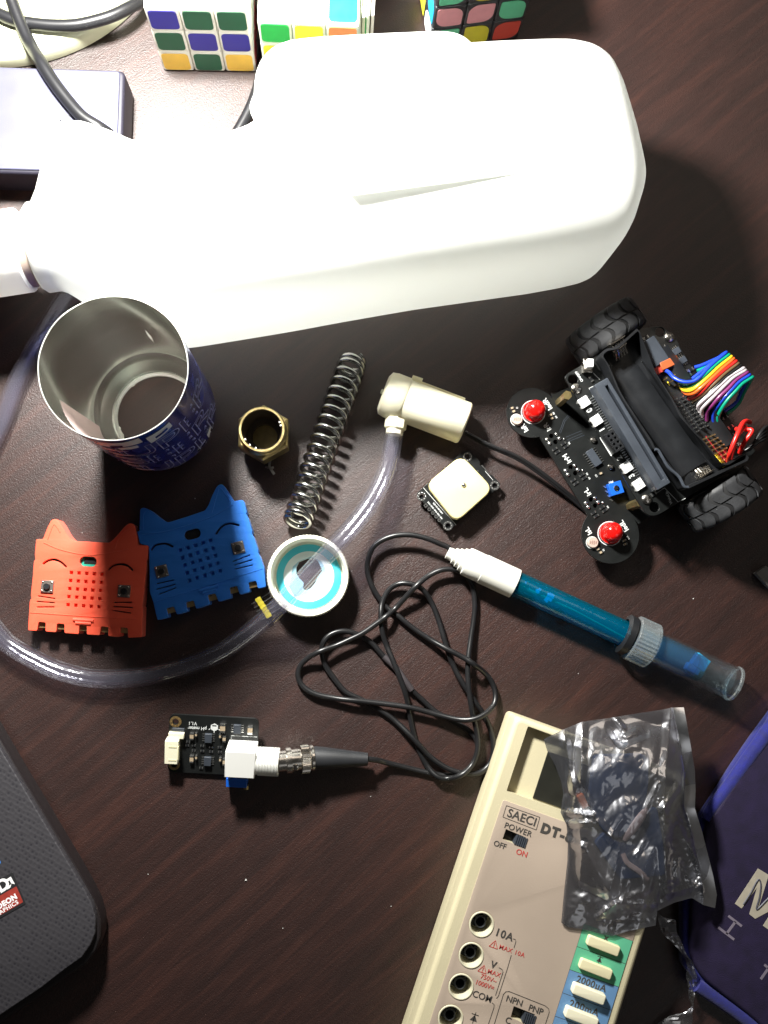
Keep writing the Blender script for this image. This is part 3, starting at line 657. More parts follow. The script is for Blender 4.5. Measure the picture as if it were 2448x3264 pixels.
cat_case('cat_case', 'blue silicone cat case half in the shadow of the can, touching the orange one', fb, b_out, G_b, sl_b, [(1240, 850), (318, 1135)], 15,
         [(428, 1590, '0'), (662, 1518, '1'), (925, 1440, '2'), (1188, 1350, '3V'), (1415, 1285, 'GND')], (690, 688),
         [((770, 1370), (1000, 1310), 1.1), ((815, 1396), (975, 1352), 1.0)], 'blue',
         [[(100, 640), (100, 470), (130, 410)], [(925, 430), (990, 200), (1030, 140), (1150, 300)], [(80, 690), (400, 650), (900, 490), (1180, 335)], [(225, 1508), (670, 1372), (1100, 1240), (1540, 1100)]])

# ================================================================== BOTTLE LID
lc = P(985, 1838); lid = thing('bottle_lid', 'cream screw lid lying open side up with a blue ringed liner torn in the middle', 'lid', lc)
hole = [XY(P(850+x/2.0738, 1650+y/2.0738, 2)) for x, y in ((270, 285), (305, 283), (330, 300), (345, 330), (352, 355), (330, 385), (315, 420), (290, 450), (262, 466), (245, 450), (250, 420), (225, 395), (208, 370), (208, 335), (222, 305), (245, 295))]
hole2 = [XY(P(850+x/2.0738, 1650+y/2.0738, 2)) for x, y in ((225, 300), (290, 275), (345, 300), (375, 350), (390, 410), (350, 460), (270, 485), (200, 500), (170, 440), (190, 330))]
_hc = (sum(p[0] for p in hole)/len(hole), sum(p[1] for p in hole)/len(hole)); hole = [(_hc[0]+(p[0]-_hc[0])*1.18, _hc[1]+(p[1]-_hc[1])*1.18) for p in hole]; hole2 = [(_hc[0]+(p[0]-_hc[0])*1.2, _hc[1]+(p[1]-_hc[1])*1.2) for p in hole2]
mb = MB(); mb.lathe([(21.3, 0), (22.1, .8), (22.1, 14.0), (21.6, 15), (20.3, 15.0), (19.7, 14.2), (19.5, 9), (18.9, 8.6), (18.9, 7.8), (19.5, 7.4), (19.3, 1.5)], lc, seg=144, capa=False, capb=False, knurl=.28, kr=(1, 2))
mb.build('knurled_rim', 'lidcream', lid, smooth=50)
mb = MB(); mb.plate(circle(lc, 21.4, 64), [hole], .3, 1.9, 0); mb.build('lid_floor', 'lidcream', lid)
mb = MB(); mb.plate(circle(lc, 17.9, 64), [circle(lc, 14.0, 48)], 1.95, 2.6, .1); mb.build('blue_ring', 'linerblue', lid)
mb = MB(); mb.plate(circle(lc, 14.0, 64), [hole2], 1.95, 2.75, .1); mb.build('white_liner', 'linerwhite', lid)
mb = MB(); mb.plate(hole2, [hole], 1.93, 2.4, .05); mb.build('worn_patch', 'linergrey', lid)
for rr_ in (9.0, 12.2):
    pass

# ================================================================== PIN HEADER
h0, h1 = P(821, 1906, 3), P(861, 1970, 3); hd = (h1-h0).normalized(); hn = Vector((-hd.y, hd.x, 0)); ha = math.degrees(math.atan2(hd.y, hd.x))
hdr = thing('pin_header', 'yellow five way pin header lying beside the lid under the hose', 'pin header', (h0.x, h0.y, 0))
for i in range(5):
    c = h0+hd*(1.1+2.54*i); mb = MB(); mb.plate(round_poly(rrect(XY(c), 2.5, 3.2, .5, ha), .2, 1), [], 1.6, 4.6, .1); mb.build('plastic_block', 'yellow', hdr)
    mb = MB(); mb.box(c+hn*1.8, (.64, 12.5, .64), ha); mb.build('metal_pin', 'solder', hdr, smooth=0)

# ================================================================== PROBE + CABLE
fp = conv(1400, 1650, 1.583); fc = conv(850, 1650, 2.0738)
q0, q1 = fp(70, 190, 9), fp(1486, 838, 11.5)
pa = (q1-q0).normalized(); PLn = (q1-q0).length
def along(x): return (fp(x, 190+(x-70)*.4576, 10)-fp(70, 190, 9)).length
probe = thing('ph_probe', 'white handled probe with transparent blue tube, bottle and long coiled black cable', 'probe', (q0.x, q0.y, 0))
s1 = along(382); s2 = along(930); s3 = along(1068); s4 = PLn
mb = MB(); mb.lathe([(3.4, -3.5), (3.6, 0), (4.6, .4), (4.6, 2.4), (5.5, 2.8), (5.5, 4.8), (6.6, 5.2), (6.8, 7.2), (7.8, 7.7), (8.1, 8.6), (8.1, 17.6), (8.35, 17.8), (8.35, s1), (7.4, s1+.3)], q0, pa, 56); mb.build('handle', 'phwhite', probe)
mb = MB(); mb.lathe([(7.2, s1-.5), (7.2, s3+30)], q0, pa, 48, capa=False, capb=False); mb.mi = 1; mb.lathe([(5.9, s1), (5.9, s3+30)], q0, pa, 40, capa=False, capb=False)
mb.build('blue_tube', ['bluetube', 'clearblue'], probe, smooth=80)
mb = MB()
for dz, dy in ((1, 0), (-1, 1.2), (.5, -1.5), (0, 2.2)):
    sdv = Vector((-pa.y, pa.x, 0)); mb.tube([q0+pa*(s1)+sdv*dy*.4+Vector((0, 0, dz)), q0+pa*(s1+(s2-s1)*.55)+sdv*(dy*.2)+Vector((0, 0, dz)), q0+pa*s3+sdv*(-3+dy*.2)+Vector((0, 0, dz))], .22, 5)
mb.build('inner_wires', 'teal', probe)
sdv = Vector((-pa.y, pa.x, 0))
for (x, off, sz) in ((490, 1.5, 2.6), (548, .8, 4.2), (420, 2.5, 1.4)):
    c = q0+pa*along(x)+sdv*off+Vector((0, 0, 2)); mb = MB()
    for k_ in range(4): mb.box(c+Vector((random.uniform(-1, 1), random.uniform(-1, 1), random.uniform(-.5, .5)))*sz*.3, (sz*.7, sz*.55, sz*.2), random.random()*180)
    mb.build('glint_fleck', 'cyanbit', probe, smooth=0)  # glimmers inside the tube drawn as bright cyan flecks
rg = [(8.2, s2-1), (11.2, s2), (11.2, s2+3.6), (10.4, s2+4), (10.4, s2+4.6)]
mb = MB(); mb.lathe(rg, q0, pa, 48, capa=False, capb=False); mb.build('seal_ring', 'blackpl', probe)
mb = MB(); n = 72
mb.lathe([(10.8, s2+4.6), (12.2, s2+5.2), (12.2, s3), (11.2, s3+1), (9.3, s3+1)], q0, pa, n, capa=False, capb=False, knurl=.55, kr=(1, 2)); mb.lathe([(9.6, s2+4.6), (9.6, s3)], q0, pa, 40, capa=False, capb=False)
mb.build('knurled_cap', 'rimclear', probe, smooth=20)
mb = MB(); mb.lathe([(9.3, s3), (9.4, s4-3), (9.4, s4), (8.8, s4+.6), (.1, s4+.6)], q0, pa, 56, capa=False, capb=False); mb.mi = 1
mb.lathe([(8.3, s3), (8.3, s4-3.5), (.1, s4-3.8)], q0, pa, 48, capa=False, capb=False); mb.build('storage_bottle', ['cleartube', 'cleartube'], probe, smooth=50)
mb = MB(); mb.lathe([(9.3, s4-1.2), (10.0, s4-.6), (9.9, s4+.6), (8.7, s4+.9)], q0, pa, 56, capa=False, capb=False); mb.build('bottle_base_rim', 'rimclear', probe)
mb = MB(); mb.lathe([(8.1, s3+2), (8.1, s3+22), (6.5, s3+26), (.1, s3+27)], q0, pa, 40, capa=False, capb=False); mb.build('blue_solution', 'clearblue', probe)
c = q0+pa*along(1300)+sdv*3
mb = MB(); mb.box(c, (8.5, 7.5, 5), math.degrees(math.atan2(pa.y, pa.x))-12); mb.box(c-sdv*5-pa*2.5, (8, 4.5, 4), math.degrees(math.atan2(pa.y, pa.x))-4); mb.build('cyan_insert', 'cyanbit', probe, bevel=.5)
# cable
K = [(600, 1588, 11), (672, 1596, 9), (740, 1605, 6.5), (800, 1622, 3.5), (950, 1660, 1.6), (1080, 1690, 1.5), (1180, 1703, 1.5), (1280, 1695, 2), (1345, 1650, 2.5), (1390, 1570, 3), (1390, 1480, 3), (1340, 1410, 2), (1230, 1345, 1.6), (1120, 1285, 1.6), (1030, 1205, 1.6), (950, 1130, 2.2), (900, 1060, 2.8), (850, 990, 2), (780, 925, 1.8), (690, 825, 2), (600, 772, 3.5), (510, 750, 5), (430, 768, 5.5), (380, 815, 5.5), (365, 880, 4), (385, 970, 2.5), (440, 1055, 1.8), (520, 1150, 1.8), (620, 1200, 1.8), (740, 1265, 1.8), (850, 1345, 2), (950, 1440, 4.6), (1010, 1505, 4.8), (1080, 1580, 3.5), (1190, 1655, 4.8), (1300, 1690, 5.2), (1400, 1688, 4.2), (1465, 1640, 3), (1497, 1560, 2.5), (1490, 1440, 2.5), (1440, 1310, 3.4), (1375, 1215, 5), (1290, 1085, 5), (1225, 960, 4), (1185, 840, 4.6), (1140, 690, 3.5), (1090, 560, 3), (1030, 475, 5.2), (960, 440, 6), (880, 436, 5.2), (810, 475, 3.5), (765, 560, 3), (755, 640, 4.6), (762, 740, 4.8), (790, 840, 3.6), (835, 945, 5), (885, 1070, 5.6), (925, 1190, 5), (945, 1300, 2), (970, 1420, 1.7), (1005, 1530, 1.6), (1060, 1640, 1.6), (1130, 1712, 4), (1200, 1725, 4.6), (1290, 1700, 7.8), (1360, 1630, 6), (1395, 1530, 5.8), (1390, 1420, 5.8), (1360, 1290, 7.6), (1340, 1160, 7.4), (1330, 1040, 6.8), (1333, 930, 6), (1350, 800, 4), (1368, 680, 3), (1376, 570, 3), (1362, 460, 3.6), (1320, 385, 5), (1250, 345, 6), (1160, 345, 6), (1070, 385, 6), (990, 450, 8.6), (910, 535, 6), (850, 600, 4.6), (790, 652, 7.2), (740, 690, 7), (640, 760, 6.5), (560, 800, 6), (460, 845, 6), (350, 885, 7.5), (270, 930, 5), (220, 985, 3), (208, 1050, 2.5), (240, 1115, 2.5), (320, 1165, 3), (440, 1192, 3.4), (560, 1207, 4.6), (700, 1222, 4.6), (850, 1240, 4.6), (980, 1262, 4.8), (1120, 1300, 4.6), (1260, 1333, 6.8), (1360, 1333, 9), (1440, 1300, 8.6), (1500, 1240, 6), (1512, 1170, 4), (1490, 1090, 3), (1440, 1025, 4), (1370, 970, 9.6), (1310, 930, 9), (1200, 872, 7.6), (1080, 805, 4), (960, 725, 3), (870, 650, 3), (790, 590, 1.6), (735, 520, 2.5), (690, 440, 3.5), (665, 350, 4.5), (672, 270, 5.5), (705, 195, 6.5), (770, 145, 7.2), (860, 117, 8), (960, 115, 8.5), (1060, 138, 9), (1150, 175, 9), (1205, 200, 9)]
KP = [fc(*k_) for k_ in K]+[q0-pa*1.5]
mb = MB(); mb.tube(catmull(KP, 6), 1.5, 12); mb.build('cable', 'blackrub', probe, smooth=80)
mb = MB(); mb.tube(catmull([fc(x, y, z+.1) for x, y, z in ((775, 918, 2.0), (850, 990, 2.2), (900, 1060, 3.0), (958, 1140, 2.4))], 6), 1.85, 12); mb.build('heat_shrink_sleeve', 'sleeve', probe, smooth=80)

# ================================================================== pH BOARD (tilted) + plug
fh = conv(500, 2200, 2.37)
ang = -3.0
def basis():
    b0 = fh(85, 606, 1.0); b1 = fh(770, 640, 1.0); xd = (b1-b0); xd.z = 0; xd.normalize()
    yd = Vector((-xd.y, xd.x, 0)); t = R(15); yd2 = yd*math.cos(t)+Vector((0, 0, math.sin(t))); zd = xd.cross(yd2)
    m = Matrix((xd, yd2, zd)).transposed().to_4x4(); m.translation = b0; return m
HM = basis(); HR = HM.to_3x3()
def hb(mb, x, y, z, sx, sy, sz): return mb.box(HM @ Vector((x, y, z)), (sx, sy, sz), mtx=HR)
BW, BH = 47.5, 32.5
phb = thing('ph_sensor_board', 'small black pH meter circuit board tilted with a white coaxial socket box', 'circuit board', fh(420, 400))
mb = MB(); mb.plate(rrect((BW/2, BH/2), BW, BH, 3, 0, 5), [circle((3.4, 4.3), 1.6), circle((3.4, BH-4.0), 1.6)], 0, 1.6); mb.xf(HM); mb.build('board', 'pcb', phb, smooth=0)
for c in ((3.4, 4.3), (3.4, BH-4.0)):
    mb = MB(); mb.plate(circle(c, 3.1), [circle(c, 1.7)], -.05, 1.75)
    for a in range(0, 360, 45): mb.sphere((c[0]+2.4*math.cos(R(a)), c[1]+2.4*math.sin(R(a)), 1.7), .3, 6, 4)
    mb.xf(HM); mb.build('mounting_ring', 'gold', phb)
def smd(parent, mb_mtx, x, y, z, lx, ly, ang_=0, body='smdcream', hz=.9):
    mb = MB(); m2 = mb_mtx @ Matrix.Translation((x, y, z)) @ Matrix.Rotation(R(ang_), 4, 'Z'); r3 = m2.to_3x3()
    mb.box(m2 @ Vector((0, 0, hz/2)), (lx*.62, ly*.98, hz), mtx=r3); mb.mi = 1
    for s_ in (-1, 1): mb.box(m2 @ Vector((s_*lx*.4, 0, hz/2)), (lx*.24, ly, hz*1.02), mtx=r3)
    return mb.build('chip_component', [body, 'solder'], parent, smooth=0)
def hx(cx, cy):   # crop px -> board coords
    v = HM.inverted() @ fh(cx, cy, 6); return v.x, v.y
for (cx, cy, lx, ly, a) in ((506, 262, 4.6, 2.8, 90), (712, 276, 4.6, 2.6, 90), (272, 330, 3.6, 2.0, 90), (305, 316, 2.0, 1.0, 90), (515, 350, 3.2, 1.6, 90), (485, 328, 2.2, 1.0, 90), (262, 522, 3.8, 2.0, 90), (297, 508, 2.2, 1.0, 90), (510, 545, 3.6, 1.8, 90), (478, 525, 2.2, 1.0, 90)):
    x, y = hx(cx, cy); smd(phb, HM, x, y, 1.6, lx, ly, a, hz=1.6)
for (cx, cy) in ((280, 412), (345, 417), (410, 424), (476, 428), (278, 456), (343, 460), (410, 466), (476, 468), (240, 382), (232, 412), (328, 604)):
    x, y = hx(cx, cy); smd(phb, HM, x, y, 1.6, 1.9, 1.0, 0, 'blackpl', .5)
def soic(parent, mtx, x, y, z, w, l, n, a=0, pin=1.1):
    m2 = mtx @ Matrix.Translation((x, y, z)) @ Matrix.Rotation(R(a), 4, 'Z'); r3 = m2.to_3x3()
    mb = MB(); mb.box(m2 @ Vector((0, 0, .95)), (w, l, 1.5), mtx=r3); ic = mb.build('integrated_circuit', 'greyblk', parent, bevel=.2)
    mb = MB()
    for s_ in (-1, 1):
        for i in range(n): mb.box(m2 @ Vector((s_*(w/2+pin/2), (i-(n-1)/2)*l/n, .3)), (pin+.6, .45, .25), mtx=r3)
    mb.build('pins', 'solder', ic, smooth=0)
for (cx, cy) in ((396, 345), (382, 540)): x, y = hx(cx, cy); soic(phb, HM, x, y, 1.6, 3.8, 5.0, 4)
x, y = hx(616, 268); soic(phb, HM, x, y, 1.6, 4.0, 5.0, 4)
x, y = hx(146, 400)
mb = MB(); hb(mb, x-1.2, y-2.5, 4.6, 7.0, 13.0, 6); mb.build('cable_connector', 'cream', phb, bevel=.3)
mb = MB(); hb(mb, x+.5, y+5.6, 3.2, 8.2, 3.2, 3); mb.build('connector_shoulder', 'cream', phb, bevel=.3)
mb = MB(); hb(mb, x-.5, y+.8, 7.65, 4.2, .8, .2); hb(mb, x-.5, y-6.6, 7.65, 4.2, .8, .2); hb(mb, x+2.4, y-2.5, 6.5, .4, 7.5, 2.5); mb.build('connector_slots', 'creamshade', phb, smooth=0)
x, y = hx(166, 275); mb = MB(); hb(mb, x+.5, y-.5, 2.1, 6.5, 2.4, 1.0); mb.build('status_part', 'greyblk', phb, bevel=.2)
# white BNC box, threads, metal plug
bx = 40.0; by = 12.8
mb = MB(); hb(mb, bx, by, 9.0, 15.6, 14.6, 14.8); mb.build('coaxial_socket_box', 'whitepl', phb, bevel=.45)
bo = HM @ Vector((bx+7.5, by-.4, 9.0)); bd = (HR @ Vector((1, 0, 0))).normalized()
mb = MB(); pr = []
for i in range(16): pr += [(6.9, i*.78), (7.4, i*.78+.39)]
pr += [(6.9, 12.4)]
mb.lathe([(5, -.5)]+pr, bo, bd, 40); mb.build('threaded_barrel', 'whitepl', phb, smooth=15)
mb = MB(); hb(mb, bx+14.5, by-.4, 10.2, 11.0, 13.4, 5.2); mb.build('barrel_flat', 'whitepl', phb, bevel=.2)
x, y = 40, 1.4
mb = MB(); hb(mb, 37.8, -1.2, 5.2, 11.0, 5.0, 6.5); mb.build('blue_trimmer', 'trimblue', phb, bevel=.2)
mb = MB(); mb.lathe([(1.3, 0), (1.3, 2.2)], HM @ Vector((42.8, -3.6, 5.2)), HR @ Vector((0, -1, 0)), 14); mb.build('trimmer_screw', 'brass', phb)
mb = MB(); mb.text('pH meter', 2.5, HM @ Matrix.Translation((15.0, BH-7.0, 1.66)) @ Matrix.Rotation(math.pi, 4, 'Z'), .05)
mb.text('V1.1', 2.5, HM @ Matrix.Translation((12.4, BH-4.4, 1.66)) @ Matrix.Rotation(math.pi, 4, 'Z'), .05)
pl = MB(); hxg = [(24.0+2.2*math.cos(R(a)), BH-6.0+2.2*math.sin(R(a))) for a in range(30, 390, 60)]
pl.plate(hxg, [rrect((24.0, BH-5.2), 2.4, .8, .3)], 1.6, 1.7); pl.plate(slot([(24.0, BH-8), (24.0, BH-9.0)], .4), [], 1.6, 1.7); pl.plate(slot([(21.7, BH-7), (21.1, BH-7.4)], .4), [], 1.6, 1.7); pl.plate(slot([(26.3, BH-7), (26.9, BH-7.4)], .4), [], 1.6, 1.7)
pl.plate(slot([(33.2, 20.5), (33.2, 22.3), (47, 22.3)], .2), [], 1.6, 1.68)
pl.xf(HM); mb.merge(pl); mb.build('white_lettering', 'silk', phb, smooth=0)
# metal plug and boot belong to the probe cable
po = HM @ Vector((bx+20, by-.4, 9.0)); pe = fh(1188, 512, 9.2); pe2 = fh(1592, 522, 9.0); pv = (pe-po); Lp = pv.length; pv.normalize()
mb = MB(); mb.lathe([(5.6, -1), (5.6, 3.2), (6.9, 3.4), (6.9, 6.0), (5.7, 6.3), (5.7, Lp-7.4)], po, pv, 44); mb.build('bayonet_sleeve', 'nickel', probe)
mb = MB(); mb.lathe([(6.4, Lp-7.6), (7.1, Lp-7.2), (7.1, Lp-3.0), (6.6, Lp-2.4), (6.9, Lp-1.8), (6.9, Lp-.6), (6, Lp)], po, pv, 112, knurl=.3, kr=(1, 2)); mb.build('knurled_collar', 'nickel', probe, smooth=20)
mb = MB(); mb.lathe([(1.7, 0), (1.7, 1.2), (1.2, 1.5)], po+pv*9+Vector((0, -2.6, 4.6)), Vector((0, -.35, 1)), 18); mb.build('bayonet_stud', 'nickel', probe)
bv = (pe2-pe).normalized(); Lb = (pe2-pe).length
mb = MB(); mb.lathe([(5.2, -1.2), (6.2, 0), (5.9, 5), (4.7, Lb-12), (4.5, Lb-11), (3.4, Lb), (2.6, Lb+.3)], pe, bv, 36); mb.build('strain_relief', 'boot', probe)

# ================================================================== BENCH MULTIMETER
MZ = 28.0
fm = conv(1300, 2230, 2.1386); fz = conv(1280, 2850, 3.190); fk = conv(1740, 2850, 4.608)
o0 = P(1637+8, 2277+4, MZ); ob = P(1318, 3264, MZ); vd = (ob-o0); vd.z = 0; vd.normalize(); ud = Vector((-vd.y, vd.x, 0))
if ud.x < 0: ud = -ud
MA = math.degrees(math.atan2(ud.y, ud.x))
def q2(u, v): w = o0+ud*u+vd*v; return (w.x, w.y)
def loc(v): d = v-o0; return d.dot(ud), d.dot(vd)
Wm = loc(P(2060, 2964, MZ))[0]
meter = thing('bench_multimeter', 'beige push button multimeter partly covered by the silver bag', 'multimeter', P(1750, 2750))
body_poly = round_poly([q2(0, 0), q2(Wm, 0), q2(Wm, 215), q2(0, 215)], 3, 4)
sock = [fz(x, y, MZ) for x, y in ((812, 306), (707, 620), (604, 938), (497, 1258))]
sock = sock+[sock[-1]+(sock[-1]-sock[-2])]
disp = [XY(fm(x, y, MZ)) for x, y in ((822, 182), (682, 622))]
du0, dv0 = loc(fm(822, 182, MZ)); du1, dv1 = loc(fm(680, 625, MZ))
disp_poly = round_poly([q2(du0-.3, dv0), q2(Wm-du0, dv0), q2(Wm-du0, dv1), q2(du0-.3, dv1)], .8, 3)
def quad(f, pts, z=MZ): return [XY(f(x, y, z)) for x, y in pts]
sw1 = quad(fm, ((668, 882), (805, 940), (790, 1012), (645, 950)))
sw2 = quad(fm, ((722, 2088), (866, 2145), (845, 2230), (700, 2165)))
mb = MB(); mb.plate(body_poly, [], 0, 15.0, 2); mb.build('lower_housing', 'meter', meter, smooth=40)
mb = MB(); mb.plate(body_poly, [circle(s_, 6.2, 40) for s_ in sock]+[disp_poly, sw1, sw2], 15.0, MZ, 2.6, 4) if False else None
# upper shell: outer bevelled wall + top sheet with openings
inner = round_poly([q2(2.4, 2.4), q2(Wm-2.4, 2.4), q2(Wm-2.4, 212), q2(2.4, 212)], 2, 4)
mb.plate(inner, [circle(s_, 6.2, 40) for s_ in sock]+[disp_poly, sw1, sw2], 15.0, MZ, .0)
mb.build('upper_housing', 'meter', meter, smooth=40)
mb = MB(); n = 6; rings = []
ins = [(0, 14.5), (0, MZ-2.6)]+[(2.6*(1-math.cos(R(a))), MZ-2.6+2.6*math.sin(R(a))) for a in (18, 36, 54, 72, 90)]
rs = []
for d_, z_ in ins: rs.append([Vector((x, y, z_+.0)) for x, y in round_poly([q2(d_, d_), q2(Wm-d_, d_), q2(Wm-d_, 215-d_), q2(d_, 215-d_)], 3, 4)])
L_ = len(rs[0])
for r_ in rs: mb.v += r_
for i in range(len(rs)-1): mb.f += [(i*L_+k_, i*L_+(k_+1) % L_, (i+1)*L_+(k_+1) % L_, (i+1)*L_+k_) for k_ in range(L_)]
mb.m = [0]*len(mb.f); mb.build('rounded_edge', 'meter', meter, smooth=60)
# display recess floor, glass
mb = MB(); mb.plate([q2(du0-1, dv0-1), q2(Wm-du0+1, dv0-1), q2(Wm-du0+1, dv1+1), q2(du0-1, dv1+1)], [], 20, 23.0, 0); mb.build('display_surround', 'meter', meter, smooth=0)
lu0, lv0 = loc(fm(945, 390, 23)); lu1, lv1 = loc(fm(860, 640, 23))
mb = MB(); mb.plate([q2(lu1, lv0-3), q2(Wm-lu1, lv0-3), q2(Wm-lu1, dv1-.5), q2(lu1, dv1-.5)], [], 23.0, 23.6, 0); mb.build('display_window', 'lcd', meter, smooth=0)
# printed panel
pu, pv_ = loc(fm(650, 682, MZ)); pu2 = Wm-loc(P(2023, 2978, MZ))[0]
PW = loc(P(2023, 2978, MZ))[0]
pan = round_poly([q2(pu, pv_), q2(PW, pv_), q2(PW, 208), q2(pu, 208)], 1, 3)
mb = MB(); mb.plate(pan, [circle(s_, 6.6, 40) for s_ in sock]+[sw1, sw2], MZ-.1, MZ+.28, .08); mb.build('printed_panel', 'panel', meter, smooth=30)
PZ = MZ+.3
for s_ in sock:
    mb = MB(); mb.lathe([(6.4, PZ-.35), (6.4, PZ+.2), (6.1, PZ+.4), (5.7, PZ+.35), (5.45, PZ-.8), (5.4, 16), (.1, 16)], (s_.x, s_.y, 0), seg=44, capa=False, capb=False); so = mb.build('test_socket', 'socket', meter)
    mb = MB(); mb.lathe([(5.1, 16.2), (.1, 16.2)], (s_.x, s_.y, 0), seg=30, capa=False, capb=False); mb.lathe([(3.0, 16), (3.0, 24.5), (2.3, 24.5), (2.2, 16.5), (.1, 16.5)], (s_.x, s_.y, 0), seg=30, capa=False, capb=False); mb.build('inner_sleeve', 'greyblk', so)
for swp, nm in ((sw1, 1), (sw2, 2)):
    c = Vector((sum(p[0] for p in swp)/4, sum(p[1] for p in swp)/4, 0)); mb = MB(); mb.plate(swp, [], 20, 23.4, 0); so = mb.build('slide_switch', 'blackpl', meter, smooth=0)
    mb = MB()
    for i in range(6): mb.box(c+ud*(.9+i*1.05)+vd*.2+Vector((0, 0, 26.0)), (.62, 5.0, 5.4), MA)
    mb.box(c+ud*3.5+vd*.2+Vector((0, 0, 25.2)), (6.2, 5.0, 5.0), MA); mb.build('slider', 'greyblk', so, smooth=0)
# coloured function cells and keys
cu0 = loc(P(1854, 2964, MZ))[0]; lines_v = []
v1 = loc(P(1700+300/2.139, 2230+1683/2.139, MZ))[1]; v2 = loc(P(1700+250/2.139, 2230+1840/2.139, MZ))[1]; ph = v2-v1
for i, c_ in ((-1, 'mgreen'), (0, 'mgreen'), (1, 'mblue'), (2, 'mblue'), (3, 'mblue'), (4, 'mblue')):
    mb = MB(); va, vb = v1+ph*i, v1+ph*(i+1); mb.plate([q2(cu0+.15, va+.15), q2(PW-.15, va+.15), q2(PW-.15, vb-.15), q2(cu0+.15, vb-.15)], [], PZ, PZ+.08); mb.build('function_cell', c_, meter, smooth=0)
mb = MB(); mb.plate([q2(cu0, v1-ph), q2(PW, v1-ph), q2(PW, v1+ph*5), q2(cu0, v1+ph*5)], [], PZ-.02, PZ+.03); mb.build('cell_outline', 'ink', meter, smooth=0)
k1 = fk(850, 767, MZ+2.5); k2 = fk(738, 1110, MZ+2.5); kd = fk(642, 1475, MZ+3.4)-fk(738, 1110, MZ+3.4)
ks = [fk(850, 767, MZ+3), fk(738, 1110, MZ+3), fk(634, 1475, MZ+3.8), fk(527, 1822, MZ+3.8)]; ks.append(ks[3]*2-ks[2])
for i, s_ in enumerate(ks):
    zt_ = MZ+(3 if i < 2 else 4.2); mb = MB(); mb.plate(rrect(XY(s_), 17.2, 5.0, .9, MA-1.5), [], 22, zt_, .5, 3); mb.build('function_key', 'cream' if i > 1 else 'creamshade', meter, smooth=50)
tx = MB(); tr_ = MB(); Z_ = PZ+.09
def mt(body_, f, x, y, sz, bold=.06, ang=0, sp=1.0, tgt=None): (tgt or tx).text(body_, sz, TM(f(x, y, Z_), MA+ang), bold, spacing=sp)
mt('SAECI', fm, 778, 806, 6.0, .10, sp=1.03); mt('DT-830', fm, 1065, 930, 6.6, .42, sp=1.25); mt('POWER', fm, 752, 888, 4.1, .05, sp=1.08); mt('OFF', fm, 628, 992, 3.9, .05)
mt('ON', fm, 777, 1048, 3.9, .05, tgt=tr_)
bxp = [(672, 722), (900, 802), (875, 888), (648, 800)]
for a_, b_ in zip(bxp, bxp[1:]+bxp[:1]): tx.plate(thick_line(fm(*a_, Z_), fm(*b_, Z_), .28), [], Z_-.04, Z_+.02)
mt('10A', fz, 1042, 415, 5.3, .12, sp=1.15); mt('V', fz, 935, 722, 4.7, .12); mt('COM', fz, 820, 1044, 4.5, .05)
mt('NPN', fz, 1148, 1088, 4.3, .06); mt('PNP', fz, 1365, 1178, 4.3, .06); mt('C', fz, 1085, 1288, 4.3, .06)
mt('MAX 10A', fz, 1122, 580, 3.1, .02, sp=1.12, tgt=tr_); mt('MAX', fz, 940, 806, 3.1, .02, sp=1.1, tgt=tr_); mt('750V~', fz, 885, 862, 3.2, .015, tgt=tr_); mt('1000V=', fz, 846, 926, 3.2, .015, tgt=tr_)
for cx_, cy_ in ((940, 520), (825, 772)):
    c = fz(cx_, cy_, Z_); tri = [c+ud*math.cos(R(a))*2.6+(-vd)*math.sin(R(a))*2.4 for a in (90, 210, 330)]
    for i in range(3): tr_.plate(thick_line(tri[i], tri[(i+1) % 3], .32), [], Z_-.04, Z_+.02)
    tr_.plate(thick_line(c+(-vd)*1.3, c+(-vd)*-.3, .4), [], Z_-.04, Z_+.02); tr_.plate(circle(c-(-vd)*.8, .25, 8), [], Z_-.04, Z_+.02)
def pline(f, pts, w=.3):
    tx.plate(slot([f(x, y, Z_) for x, y in pts], w), [], Z_-.04, Z_+.02)
pline(fz, [(1135, 455), (1155, 460), (1163, 480), (1143, 545)]); pline(fz, [(1115, 622), (1075, 760), (985, 1035), (974, 1052), (964, 1058)])
pline(fz, [(990, 748), (1022, 765), (1032, 790), (955, 1030)]); pline(fz, [(920, 1105), (940, 1120), (940, 1150), (880, 1330), (850, 1420)])
pline(fz, [(940, 1330), (1035, 1020), (1060, 992), (1095, 990), (1460, 1135), (1495, 1165), (1502, 1200), (1460, 1330), (1430, 1420)])
def diode(f, x, y, k_=1.0):
    c = f(x, y, Z_); n_ = -vd
    tx.plate([XY(c+n_*1.6*k_), XY(c-ud*1.5*k_-n_*.8*k_), XY(c+ud*1.5*k_-n_*.8*k_)], [], Z_-.04, Z_+.02)
    tx.plate(thick_line(c-ud*1.5*k_+n_*1.7*k_, c+ud*1.5*k_+n_*1.7*k_, .35), [], Z_-.04, Z_+.02); tx.plate(thick_line(c+n_*2.6*k_, c-n_*1.8*k_, .35), [], Z_-.04, Z_+.02)
diode(fz, 735, 1268, 1.25); diode(fk, 785, 975); mt('x', fk, 888, 640, 4.4, .15)
mt('2000µA', fk, 668, 1322, 4.8, .10, ang=0, sp=1.05); mt('200mA', fk, 560, 1678, 5.0, .10, sp=1.1); mt('20mA', fk, 452, 2040, 5.2, .10)
tx.build('dark_lettering', 'ink', meter, smooth=0); tr_.build('red_lettering', 'redink', meter, smooth=0)

